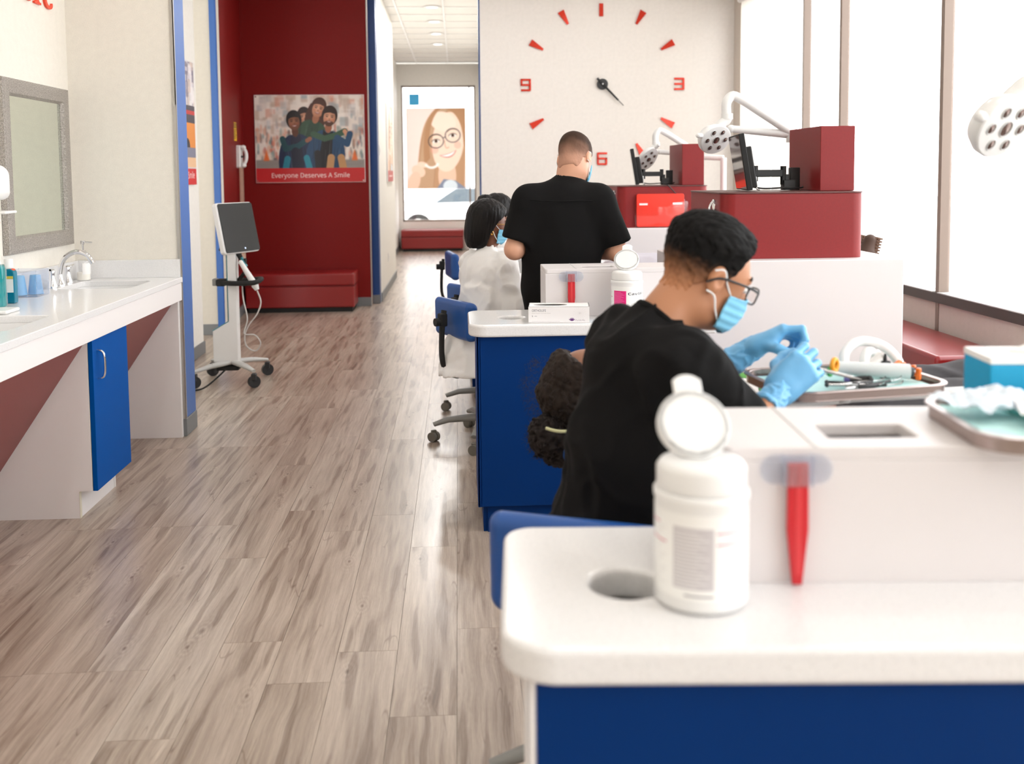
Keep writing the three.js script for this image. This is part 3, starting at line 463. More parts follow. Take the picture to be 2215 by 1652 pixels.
// wall phone and its sign on the slanted red side wall
{
  const ang = Math.atan2(0.175, 1.84), at = (d) => -2.185 - (d - 9.22) * 0.175 / 1.84;
  const t = thing('wall_phone', 'white corded wall phone with long coiled cords on the red side wall', 'telephone', [at(10.5), 1.55, 10.5], -ang);
  mesh('base', ext(rrect(-0.05, 0, 0.05, 0.24, 0.02), 0.05, 0.01).rotateY(PI / 2), M.plasticW, t);
  mesh('handset', [tube([[0.075, 0.21, 0.01], [0.1, 0.16, 0.01], [0.1, 0.09, 0.01], [0.075, 0.035, 0.01]], 0.018, 20, 10), sph(0.027, 0.073, 0.215, 0.01), sph(0.027, 0.073, 0.03, 0.01)], M.plasticW, t); mesh('hook', bx(0.03, 0.02, 0.03, 0.06, 0.12, 0.01), M.darkGrey, t);
  const coil = (z, y1, y0) => { const p = []; for (let i = 0; i <= 260; i++) { const a = i / 260; p.push([0.045 + 0.011 * Math.cos(i * 1.2), mixN(y1, y0, a), z + 0.011 * Math.sin(i * 1.2)]); } return tube(p, 0.003, 780, 4); };
  const cord = mat('#e6c7b0', 0.5); mesh('coiled_cord', coil(-0.02, 0.01, -0.72), cord, t, 'coiled cream cord'); mesh('coiled_cord', coil(0.045, 0.01, -0.72), cord, t); mesh('cord_loop', tube([[0.045, -0.72, -0.02], [0.045, -0.95, -0.015], [0.05, -1.0, 0.012], [0.045, -0.95, 0.042], [0.045, -0.72, 0.045]], 0.011, 30, 8), cord, t);
  const sg = thing('yellow_notice', 'small yellow notice with black print above the wall phone', 'sign', [at(10.35), 1.83, 10.35], -ang);
  const tx = canvasTex(128, 256, (g, w, h) => { g.fillStyle = '#e8b400'; g.fillRect(0, 0, w, h); g.fillStyle = '#1d1a12'; g.fillRect(8, 10, w - 16, 70); g.fillStyle = '#e8b400'; for (let i = 0; i < 3; i++) g.fillRect(18, 22 + i * 19, w - 36, 8); g.fillStyle = '#1d1a12'; for (let i = 0; i < 6; i++) g.fillRect(14, 98 + i * 24, w - 28 - (i % 3) * 14, 11); });
  mesh('plate', bx(0.006, 0.19, 0.1, 0.004, 0.095, 0, 0), mat('#ffffff', 0.4, { map: tx }), sg);
}
// clock of separate raised marks
{
  const t = thing('wall_clock', 'oversized frameless clock with red marks and a black centre hand on the pale wall', 'clock', [1.555, 2.41, DC]);
  const red = mat('#d8371f', 0.12, { metalness: 0.35 }), R = 0.8;
  for (let k = 1; k < 12; k++) { if (k % 3 === 0) continue; const a = -k * PI / 6, s = ext(poly([[-0.012, -0.07], [0.012, -0.07], [0.037, 0.085], [-0.037, 0.085]]), 0.012, 0.002); mesh('hour_mark', s.rotateZ(a).translate(-Math.sin(a) * R, Math.cos(a) * R, 0.004), red, t); }
  mesh('twelve_mark', ext(rrect(-0.022, 0, 0.022, 0.135, 0.004), 0.012, 0.002).translate(-0.01, 0.715, 0.004), red, t, 'single upright bar at twelve');
  const stroke = (pts, w) => pts.map(([x0, y0, x1, y1]) => bx(Math.abs(x1 - x0) + w, Math.abs(y1 - y0) + w, 0.012, (x0 + x1) / 2, (y0 + y1) / 2, 0.01, 0.004));
  mesh('numeral', stroke([[-0.045, 0.055, 0.04, 0.055], [-0.045, 0, 0.04, 0], [-0.045, -0.055, 0.04, -0.055], [0.045, 0.05, 0.045, -0.05]], 0.022).map((g) => g.translate(0.83, 0, 0)), red, t, 'blocky numeral three');
  mesh('numeral', stroke([[-0.04, 0.05, 0.04, 0.05], [-0.045, 0.05, -0.045, 0.0], [-0.045, -0.005, 0.04, -0.005], [0.045, 0.05, 0.045, -0.05], [-0.04, -0.06, 0.04, -0.06]], 0.022).map((g) => g.translate(-0.82, 0, 0)), red, t, 'blocky numeral nine');
  mesh('numeral', stroke([[-0.04, 0.055, 0.045, 0.055], [-0.045, 0.05, -0.045, -0.05], [-0.045, 0, 0.045, 0], [0.045, 0, 0.045, -0.055], [-0.04, -0.06, 0.04, -0.06]], 0.022).map((g) => g.translate(-0.005, -0.79, 0)), red, t, 'blocky numeral six');
  mesh('hub', cy(0.058, 0.058, 0.03, 0, 0, 0, 36).rotateX(PI / 2).translate(0, 0, 0.015), M.darkGrey, t, 'dark grey round hub');
  const hand = (l, tail, w) => ext(poly([[-w, -tail], [w, -tail], [w * 0.7, l], [-w * 0.7, l]]), 0.004).rotateZ(-PI * 0.755).translate(0, 0, 0.034);
  mesh('hour_hand', hand(0.24, 0.085, 0.013), M.black, t); mesh('minute_hand', hand(0.32, 0.05, 0.005).translate(0, 0, 0.006), M.black, t); mesh('pin', cy(0.008, 0.008, 0.01, 0, 0, 0, 12).rotateX(PI / 2).translate(0, 0, 0.045), M.steel, t);
}
// ------------------------------------------------------------ benches
function bench(x0, x1, d0, d1, h, label, m = M.leather) {
  const t = thing('storage_bench', label, 'bench', [0, 0, 0]);
  const w = x1 - x0, l = d1 - d0, cx = (x0 + x1) / 2, cz = -(d0 + d1) / 2;
  const cush = new RoundedBoxGeometry(w, 0.14, l, 6, 0.025), p = cush.attributes.position;
  mesh('plinth', bx(w - 0.06, 0.05, l - 0.06, cx, 0.025, cz, 0.003), M.blackMat, t); mesh('body', bx(w - 0.012, h - 0.18, l - 0.012, cx, 0.05 + (h - 0.18) / 2, cz, 0.015, 3), m, t); mesh('seat_pad', cush.translate(cx, h - 0.058, cz), m, t);
  mesh('piping', bx(w - 0.004, 0.008, l - 0.004, cx, h - 0.129, cz, 0.003), M.leatherDark, t);
}
bench(-2.29, -1.12, 10.6, DR - 0.02, 0.41, 'long red upholstered bench against the red wall under the poster');
bench(-1.1, 0.1, 18.9, DB - 0.01, 0.4, 'red bench under the corridor end window');
bench(2.53, XR - 0.015, 5.05, 6.5, 0.46, 'glossy red leather bench with a loose seat pad along the window wall');
bench(2.53, XR - 0.015, 3.4, 4.86, 0.46, 'red leather bench by the window partly hidden behind the tissue box');
// ------------------------------------------------------------ intraoral scanner on a wheeled stand
{
  const t = thing('scanner_cart', 'white wheeled scanner stand with a tilted black touchscreen and a wand in its cradle', 'scanner cart', [-1.62, 0, 7.05]);
  const teal = mat('#14808c', 0.35);
  mesh('column', ext(poly([[-0.125, 0.15], [0.05, 0.15], [0.05, 0.98], [-0.012, 0.98], [-0.012, 0.44], [-0.125, 0.375]]), 0.085, 0.006).translate(0, 0, -0.042), M.white, t);
  mesh('edge_line', [bx(0.004, 0.52, 0.087, -0.014, 0.71, 0, 0), bx(0.132, 0.005, 0.087, 0, 0, 0, 0).rotateZ(0.522).translate(-0.0685, 0.4085, 0)], teal, t, 'teal edge line');
  for (const [x, z] of [[0.19, 0.21], [0.2, -0.22], [-0.2, -0.23], [-0.22, 0.2]]) {
    const leg = mesh('leg', [rod([0, 0.15, 0], [x * 0.55, 0.135, z * 0.55], 0.03, 0.026, 10), rod([x * 0.55, 0.135, z * 0.55], [x, 0.105, z], 0.026, 0.016, 10)].map((g) => g.translate(0, -0.14, 0).scale(1, 0.7, 1).translate(0, 0.14, 0)), M.lightGrey, t);
    mesh('caster', [cy(0.042, 0.042, 0.03, 0, 0, 0, 24).rotateX(PI / 2).rotateY(0.5).translate(x, 0.042, z), bx(0.035, 0.05, 0.05, x, 0.075, z, 0.008), cy(0.015, 0.015, 0.034, 0, 0, 0, 16).rotateX(PI / 2).rotateY(0.5).translate(x, 0.042, z)], M.darkGrey, leg, 'black caster wheel');
  }
  mesh('base_box', bx(0.16, 0.035, 0.09, -0.03, 0.105, 0, 0.01), M.blackMat, t);
  const mon = new THREE.Group(); mon.name = 'monitor'; t.add(mon); mon.position.set(0.075, 1.11, 0.03); mon.rotation.set(0, 1.12, 0); 
  const scr = new THREE.Group(); scr.name = 'monitor_unit';
  const tilt = (g) => g.rotateX(-0.2);
  mesh('shell', tilt(ext(rrect(-0.195, -0.185, 0.195, 0.175, 0.025), 0.045, 0.012, 3).translate(0, 0, -0.045)), M.white, mon, 'white back shell');
  mesh('screen', tilt(ext(rrect(-0.185, -0.178, 0.185, 0.168, 0.016), 0.006, 0.001).translate(0, 0, 0)), mat('#15161a', 0.12, { specularIntensity: 0.5 }), mon, 'glossy black touchscreen');
  mesh('home_button', tilt(cy(0.006, 0.006, 0.002, 0, 0, 0, 14).rotateX(PI / 2).translate(0.02, -0.155, 0.007)), mat('#cfe0ff', 0.4, { emissive: new THREE.Color(0.6, 0.75, 1), emissiveIntensity: 1 }), mon, 'small lit button');
  mesh('rear_hook', tube([[-0.03, -0.09, -0.05], [-0.03, -0.1, -0.11], [-0.03, -0.17, -0.14]].map((p) => p), 0.013, 14, 8), M.blackMat, mon);
  mesh('neck', [rod([0.045, 0.95, 0.0], [0.1, 0.85, 0.02], 0.02, 0.016), bx(0.02, 0.11, 0.04, 0.11, 0.83, 0.02, 0.006)], M.blackMat, t); mesh('neck_band', bx(0.014, 0.075, 0.046, 0.0, 0, 0, 0.004).rotateZ(0.45).translate(0.105, 0.86, 0.025), teal, t, 'teal neck band');
  mesh('cradle_ring', [tube([[-0.05, 0.715, 0.03], [0.06, 0.715, 0.09], [0.19, 0.72, 0.09], [0.22, 0.735, 0.02], [0.19, 0.73, -0.05], [0.08, 0.72, -0.08], [-0.05, 0.715, -0.03]], 0.018, 40, 8), bx(0.07, 0.05, 0.09, -0.06, 0.715, 0, 0.012), rod([0.05, 0.72, 0], [0.11, 0.79, 0.02], 0.013)], M.blackMat, t);
  mesh('counter_block', bx(0.03, 0.05, 0.07, -0.105, 0.718, 0, 0.006), M.greyPl, t);
  mesh('wand', [rod([0.09, 0.86, 0.06], [0.185, 0.7, 0.07], 0.016, 0.024), sph(0.017, 0.09, 0.86, 0.06), rod([0.185, 0.7, 0.07], [0.2, 0.665, 0.07], 0.026, 0.015)], M.plasticW, t, 'white scanning wand'); mesh('wand_grip', rod([0.1, 0.835, 0.046], [0.178, 0.695, 0.054], 0.014, 0.02), M.blackMat, t);
  const cab = [[0.2, 0.66, 0.07], [0.225, 0.58, 0.08], [0.2, 0.5, 0.09], [0.14, 0.42, 0.09], [0.11, 0.35, 0.09], [0.12, 0.27, 0.09], [0.18, 0.235, 0.09], [0.22, 0.29, 0.1], [0.18, 0.35, 0.1], [0.11, 0.36, 0.1], [0.13, 0.46, 0.09], [0.1, 0.6, 0.06], [0.09, 0.7, 0.04]];
  mesh('wand_cable', tube(cab, 0.0055, 90, 8), mat('#c9c4c0', 0.25), t, 'pale grey looped cable');
  const pc = mesh('power_cord', tube([[-2.115, 0.5, -6.7], [-2.06, 0.46, -6.72], [-2.02, 0.33, -6.75], [-1.99, 0.12, -6.8], [-1.95, 0.012, -6.85], [-1.86, 0.008, -6.75], [-1.78, 0.008, -6.78], [-1.7, 0.06, -6.95], [-1.66, 0.1, -7.0]], 0.006, 70, 8), M.blackMat, scene);
  pc.userData = { label: 'black power cord running from the alcove wall down to the scanner stand', category: 'cord' };
}
// ------------------------------------------------------------ stools
function stool(label, x, d, turn, seatY, backR = 0.22, legTurn = 0.3, group = 'blue operator stools') {
  const t = thing('operator_stool', label, 'stool', [x, 0, d], turn, group), R = 0.3;
  for (let k = 0; k < 5; k++) {
    const a = legTurn + k * 2 * PI / 5, c = Math.cos(a), s = Math.sin(a);
    const leg = mesh('leg', [rod([c * 0.03, 0.135, s * 0.03], [c * R * 0.75, 0.118, s * R * 0.75], 0.03, 0.022, 10), rod([c * R * 0.72, 0.12, s * R * 0.72], [c * R, 0.085, s * R], 0.022, 0.016, 10)].map((g) => g.translate(0, -0.12, 0).scale(1, 0.75, 1).translate(0, 0.12, 0)), M.greyPl, t, 'grey moulded leg');
    const w = (o) => cy(0.027, 0.027, 0.016, 0, 0, o, 20).rotateX(0).rotateZ(PI / 2);
    mesh('caster', [-0.014, 0.014].map((o) => cy(0.027, 0.027, 0.018, 0, 0, 0, 20).rotateX(PI / 2).translate(0, 0, o).rotateY(a * 2.3).translate(c * R, 0.027, s * R)).concat([bx(0.03, 0.03, 0.02, c * R, 0.05, s * R, 0.006)]), mat('#6f6a60', 0.45), leg, 'twin wheel caster');
  }
  mesh('gas_lift', [cy(0.03, 0.026, 0.2, 0, 0.23, 0), cy(0.018, 0.018, seatY - 0.3, 0, (seatY + 0.22) / 2, 0)], M.blackMat, t);
  const pad = new RoundedBoxGeometry(0.42, 0.075, 0.42, 5, 0.034); { const p = pad.attributes.position; for (let i = 0; i < p.count; i++) { const q = Math.hypot(p.getX(i), p.getZ(i)), f = q > 0.17 ? 0.17 + (q - 0.17) * 0.45 : q; if (q) p.setXYZ(i, p.getX(i) * f / q, p.getY(i), p.getZ(i) * f / q); } pad.computeVertexNormals(); }
  mesh('seat', pad.translate(0, seatY - 0.037, 0), M.vinylBlue, t, 'blue vinyl seat'); mesh('seat_pan', bx(0.26, 0.02, 0.26, 0, seatY - 0.085, 0, 0.008), M.blackMat, t);
  // wrap-round backrest
  const br = new RoundedBoxGeometry(0.06, 0.22, 0.4, 6, 0.029), p = br.attributes.position;
  for (let i = 0; i < p.count; i++) { const z = p.getZ(i), y = p.getY(i); p.setXYZ(i, p.getX(i) + 1.1 * z * z - 0.25 * y * Math.abs(y), y * (1 - 2.2 * z * z), z); }
  br.computeVertexNormals();
  const yb = seatY + 0.19;
  mesh('backrest', br.translate(-backR, yb, 0), M.vinylBlue, t, 'curved blue vinyl backrest');
  const strip = (pts, w) => { const c = new THREE.CatmullRomCurve3(vv(pts)), s = poly([[-w / 2, -0.005], [w / 2, -0.005], [w / 2, 0.005], [-w / 2, 0.005]]); return tube(pts, 0.012, 30, 6).applyMatrix4(new THREE.Matrix4().makeScale(1, 1, w / 0.024)); };
  mesh('back_bar', strip([[-backR - 0.035, yb + 0.05, 0], [-backR - 0.05, yb - 0.08, 0], [-backR - 0.04, seatY - 0.06, 0], [-backR + 0.02, seatY - 0.12, 0], [-0.06, seatY - 0.1, 0]], 0.05), M.blackMat, t); mesh('back_clamp', [bx(0.04, 0.07, 0.05, -backR - 0.045, yb, 0, 0.008), cy(0.022, 0.022, 0.03, 0, 0, 0, 12).rotateZ(PI / 2).translate(-backR - 0.075, yb - 0.01, 0)], M.blackMat, t);
  return t;
}
stool('blue stool with a wrap round backrest under the seated man with gloves', 0.36, 2.2, 1.2, 0.485, 0.36, 0.55);
stool('blue stool with a black back bar under the woman in the white coat', 0.15, 5.35, 0.5, 0.5, 0.23, 2.35);
stool('empty blue stool with a black back bar on the bright floor beyond the white coat', 0.13, 7.78, 0.15, 0.56, 0.22, 2.6);
// ------------------------------------------------------------ treatment stations
const ST = 0.862, BT = 1.063, bigM = mat('#dcd6d5', 0.42);
function station(x, d, turn, label, rear = true) {
  const t = thing('treatment_station', label, 'counter', [x, 0, d], turn);
  const top = rrect(0, 0, 1.0, 0.44, [0.075, 0.01, 0.01, 0.05]); top.holes.push(circ(0.182, 0.205, 0.053));
  mesh('countertop', boxUV(slabY(top, ST - 0.05, ST, 0.009, 3)), M.quartz, t, 'white speckled quartz counter with a round waste hole');
  const z = -0.03;
  mesh('front_panel', bx(0.92, 0.7, 0.018, 0.5, 0.462, z - 0.009, 0.004), M.blue, t, 'blue laminate front');
  const sideM = rear ? M.blue : M.laminate; mesh('side_panel', bx(0.018, 0.7, 0.39, 0.04, 0.462, -0.225, 0.003), sideM, t, rear ? 'blue laminate side' : 'white laminate side'); mesh('side_edge', bx(0.006, 0.7, 0.018, 0.036, 0.462, z - 0.009, 0.001), sideM, t);
  mesh('right_panel', bx(0.018, 0.7, 0.39, 0.951, 0.462, -0.225, 0.002), M.blue, t); mesh('bottom_panel', bx(0.9, 0.018, 0.38, 0.5, 0.121, -0.225, 0), M.blue, t);
  mesh('toe_kick', bx(0.87, 0.112, 0.018, 0.505, 0.056, z - 0.035, 0), M.blue, t, 'recessed blue toe kick'); mesh('toe_side', bx(0.018, 0.112, 0.34, 0.062, 0.056, -0.235, 0), M.blue, t);
  mesh('waste_liner', lathe([[0.0, 0.3], [0.075, 0.3], [0.085, ST - 0.06]], 24).translate(0.182, 0, -0.205), M.blackMat, t, 'dark waste liner');
  // raised white box with a drop slot
  const lid = rrect(0.325, 0.2, 1.0, 0.445, [0.012, 0, 0, 0.004]); lid.holes.push(rrect(0.49, 0.25, 0.625, 0.33, 0.006));
  mesh('box_top', slabY(lid, BT - 0.02, BT, 0.003), bigM, t); mesh('box_front', bx(0.675, BT - ST - 0.018, 0.018, 0.6625, (BT + ST - 0.02) / 2, -0.209, 0.003), bigM, t); mesh('box_end', bx(0.018, BT - ST - 0.018, 0.22, 0.334, (BT + ST - 0.02) / 2, -0.33, 0.003), bigM, t); mesh('box_back', bx(0.675, BT - ST - 0.018, 0.016, 0.6625, (BT + ST - 0.02) / 2, -0.436, 0.002), bigM, t); mesh('box_floor', bx(0.64, 0.008, 0.2, 0.67, ST + 0.03, -0.32, 0), bigM, t);
  mesh('lid_seam', bx(0.003, 0.002, 0.244, 0.455, BT + 0.0003, -0.322, 0), M.lightGrey, t);
  mesh('back_panel', bx(0.92, ST - 0.06, 0.018, 0.5, (ST - 0.06) / 2, -0.43, 0), M.laminate, t);
  // tall rear body that carries the red cabinet
  if (rear) mesh('rear_body', bx(0.985, BT, 0.72, 1.4875, BT / 2, -0.455 - 0.36, 0.006, 2), bigM, t, 'tall plain white panelled body');
  else { mesh('box_shelf', bx(0.45, 0.02, 0.16, 1.085, BT - 0.012, -0.525, 0.003), bigM, t); mesh('box_extension', bx(0.32, BT - 0.03, 0.24, 1.165, (BT - 0.03) / 2, -0.325, 0.003), bigM, t); }
  return t;
}
station(0.035, 3.885, 0, 'blue and white treatment counter with a glove box and wipes canister on it');
station(0.045, 1.2, -0.06, 'blue and white treatment counter with a metal tray on its raised box', false);
station(0.03, 6.58, 0, 'blue and white treatment counter carrying the cabinet with a red folder');
const redM = mat('#8c1d1e', 0.45, { map: grainTex, specularIntensity: 0.7 });
function redCabinet(x, d, label) {
  const t = thing('red_cabinet', label, 'cabinet', [x, BT, d]);
  mesh('body', boxUV(slabY(rrect(0, 0, 0.665, 0.63, [0.06, 0.06, 0.02, 0.02]), 0, 0.298, 0.002)), redM, t); mesh('top_board', slabY(rrect(-0.004, -0.004, 0.669, 0.63, [0.06, 0.06, 0.02, 0.02]), 0.298, 0.305, 0.0015), mat('#5d3430', 0.4), t);
  mesh('column', boxUV(bx(0.165, 0.305, 0.44, 0.585, 0.305 + 0.153, -0.36, 0.003)), redM, t);
  mesh('latch', [cy(0.026, 0.026, 0.012, 0, 0, 0, 24).rotateZ(PI / 2).translate(-0.006, 0.245, -0.12), cy(0.02, 0.02, 0.03, 0, 0, 0, 20).rotateZ(PI / 2).translate(-0.012, 0.195, -0.12), tube([[-0.01, 0.27, -0.12], [-0.03, 0.235, -0.12], [-0.02, 0.18, -0.12], [-0.006, 0.17, -0.12]], 0.006, 16, 6)], M.chrome, t, 'chrome hook latch on the end');
  return t;
}
redCabinet(1.205, 4.43, 'red cabinet with a tall red column box on the station beside the seated man');
redCabinet(1.165, 7.125, 'smaller looking red cabinet with a clear pocket of red folders on its front');
function monitor(x, d, label) {
  const t = thing('monitor_on_arm', label, 'monitor', [x, BT + 0.305, d]);
  const tiltM = (g) => g.rotateZ(0.16).rotateY(-0.16).translate(0, 0.14, 0);
  mesh('panel', tiltM(bx(0.026, 0.27, 0.42, 0, 0, 0, 0.004)), M.blackMat, t); mesh('screen', tiltM(bx(0.002, 0.255, 0.405, -0.0138, 0, 0, 0)), mat('#5b504c', 0.08), t, 'dark glossy screen'); mesh('rear_case', tiltM(bx(0.035, 0.2, 0.26, 0.03, -0.03, 0, 0.006)), M.black, t);
  const ribs = []; for (let i = 0; i < 12; i++) ribs.push(tiltM(bx(0.003, 0.17, 0.004, 0.048, -0.03, -0.1 + i * 0.018, 0))); mesh('rear_ribs', ribs, M.darkGrey, t);
  mesh('arm', [bx(0.14, 0.035, 0.025, 0.13, 0.085, 0.03, 0.004), cy(0.014, 0.014, 0.075, 0.065, 0.085, 0.03, 16), cy(0.014, 0.014, 0.09, 0.205, 0.075, 0.03, 16), bx(0.03, 0.03, 0.03, 0.06, 0.085, 0.03, 0.004)], M.black, t, 'black folding arm');
  mesh('bracket', [bx(0.06, 0.05, 0.05, 0.23, 0.028, 0.03, 0.004), bx(0.05, 0.11, 0.03, 0.27, 0.058, 0.0, 0.004), bx(0.02, 0.06, 0.03, 0.22, 0.05, 0.03, 0.003)], M.black, t);
  mesh('cable', tube([[0.05, 0.02, 0.02], [0.1, 0.012, 0.06], [0.2, 0.016, 0.1], [0.28, 0.014, 0.08], [0.3, 0.02, 0.04]], 0.004, 40, 6), M.black, t); mesh('plug', [bx(0.01, 0.05, 0.012, 0.05, 0.045, 0.09, 0.003), tube([[0.05, 0.025, 0.09], [0.055, 0.01, 0.1], [0.06, 0.005, 0.12]], 0.004, 10, 6)], M.plasticW, t, 'white cable plug');
  return t;
}
monitor(1.385, 4.78, 'black monitor on a folding arm on the red cabinet beside the seated man');
monitor(1.345, 7.47, 'black monitor on a folding arm above the cabinet with the red folder');
{
  const t = thing('folder_pocket', 'clear acrylic wall pocket on the front of the red cabinet', 'holder', [1.285, BT + 0.002, 7.115]);
  mesh('back_sheet', bx(0.37, 0.2, 0.003, 0.185, 0.1, 0.003, 0), M.clear, t); const fr = poly([[0, 0], [0.37, 0], [0.385, 0.19], [0.28, 0.18], [0.235, 0.15], [0.14, 0.15], [0.1, 0.18], [-0.015, 0.19]]); mesh('front_sheet', ext(fr, 0.003).translate(0, 0, 0.04), M.clear, t); mesh('side', [bx(0.003, 0.19, 0.04, 0, 0.095, 0.022, 0), bx(0.003, 0.19, 0.04, 0.37, 0.095, 0.022, 0), bx(0.37, 0.003, 0.04, 0.185, 0.0015, 0.022, 0)], M.clear, t);
  const f = thing('red_folder', 'bright red plastic folder standing in the clear pocket', 'folder', [1.295, BT + 0.006, 7.108]); mesh('cover', ext(rrect(0, 0, 0.35, 0.24, 0.015), 0.012, 0.003).translate(0, 0, 0.001), mat('#f0331a', 0.35), f);
  mesh('label_tab', [bx(0.06, 0.014, 0.001, 0.05, 0.165, 0.0138, 0), bx(0.07, 0.014, 0.001, 0.3, 0.168, 0.0138, 0)], M.paper, f, 'small white label tab');
  const w = mesh('loose_cable', tube([[1.5, BT + 0.315, -7.14], [1.52, BT + 0.31, -7.105], [1.57, BT + 0.26, -7.1], [1.6, BT + 0.22, -7.1], [1.6, BT + 0.16, -7.1]], 0.004, 40, 6), M.black, scene); w.userData = { label: 'thin black cable hanging over the front of the far red cabinet', category: 'cable' };
}
// ------------------------------------------------------------ dental lamps
function lamp(label, x, d, spin, dy = 0, foot = 0, low = 0) {                               // origin at the floor below the head
  const t = thing('dental_lamp', label, 'dental lamp', [x, BT, d], 0, 'white dental lamps on jointed arms');
  const Y = 0.571 + dy, n = new V3(0.42, -0.52, 0.74).normalize(), q = new THREE.Quaternion().setFromUnitVectors(new V3(0, -1, 0), n).multiply(new THREE.Quaternion().setFromAxisAngle(new V3(0, 1, 0), spin));
  const put = (g) => g.applyQuaternion(q).translate(0, Y, 0);
  mesh('head', [put(lathe([[0, 0.05], [0.05, 0.046], [0.085, 0.028], [0.1, 0.004], [0.1, -0.012], [0.094, -0.018], [0, -0.018]], 40).scale(1.05, 1, 0.82)), put(sph(0.03, 0.02, 0.045, 0.03, 1.3, 1, 1))], M.plasticW, t, 'white oval lamp head');
  const lensM = mat('#7d6862', 0.08, { metalness: 0.75 }), lens = [[0, 0, 0.021]]; for (let k = 0; k < 6; k++) lens.push([Math.cos(k * PI / 3 + 0.3) * 0.062, Math.sin(k * PI / 3 + 0.3) * 0.05, 0.0145]);
  lens.forEach(([a, b, r]) => mesh('lens', [put(lathe([[0, -0.021], [r * 0.6, -0.0195], [r, -0.0185]], 20).translate(a, 0, b))], lensM, t, 'small round lens'));
  mesh('lens_ring', lens.map(([a, b, r]) => put(new THREE.TorusGeometry(r, 0.0018, 6, 24).rotateX(PI / 2).translate(a, -0.019, b))), M.lightGrey, t);
  mesh('grip', [put(rod([-0.09, -0.0, 0.0], [-0.135, -0.015, 0.0], 0.014, 0.012)), put(sph(0.013, -0.138, -0.016, 0))], M.plasticW, t);
  mesh('yoke', low ? tube([[0.02, Y + 0.04, -0.03], [0.04, Y + 0.06, -0.03], [0.06, Y + 0.08, -0.03]], 0.028, 12, 12) : [tube([[0.02, Y + 0.04, -0.03], [0.05, Y + 0.08, -0.03], [0.075, Y + 0.1, -0.03], [0.075, Y + 0.13, -0.03]], 0.026, 16, 12), rod([0.075, Y + 0.1, -0.03], [0.075, Y + 0.13, -0.03], 0.03, 0.03)], M.plasticW, t);
  mesh('spring_arm', [tube(low ? [[0.05, Y + 0.07, -0.03], [0.08, Y + 0.1, -0.03], [0.16, Y + 0.12, -0.04], [0.3, Y + 0.12, -0.06], [0.44, Y + 0.03, -0.08]] : [[0.072, Y + 0.12, -0.03], [0.074, Y + 0.19, -0.03], [0.105, Y + 0.222, -0.035], [0.15, Y + 0.205, -0.04], [0.25, Y + 0.145, -0.05], [0.44, Y + 0.03, -0.08]], 0.0245, 50, 14), rod([0.44, Y + 0.03, -0.08], [0.44, Y - 0.02, -0.08], 0.033, 0.033)], M.plasticW, t, 'thick white upper arm'); mesh('swing_arm', [rod([0.44, Y + 0.02, -0.08], [0.12, Y + 0.055, -0.11], 0.021, 0.019), sph(0.021, 0.12, Y + 0.055, -0.11), rod([0.44, Y + 0.01, -0.08], [0.605, Y - 0.0, 0.02], 0.022, 0.022), cy(0.024, 0.024, Y - foot, 0.605, (Y + foot) / 2, 0.02, 20), cy(0.05, 0.05, 0.01, 0.605, foot + 0.005, 0.02)], M.plasticW, t, 'white swing arm and post');
  mesh('band', rod([0.03, Y + 0.005, -0.05], [0.06, Y + 0.0, -0.06], 0.02, 0.02), mat('#8fc5a4', 0.4), t, 'pale green collar');
  return t;
}
lamp('white oval dental lamp with seven lenses above the seated man', 1.325, 5.05, 0.7);
lamp('white dental lamp head hanging by the window beyond the metal tray', 1.34, 2.38, 0.75, -0.065, -BT, 1);
lamp('dental lamp seen between the monitor and column of the cabinet with the red folder', 1.5, 7.75, 2.4, -0.06);
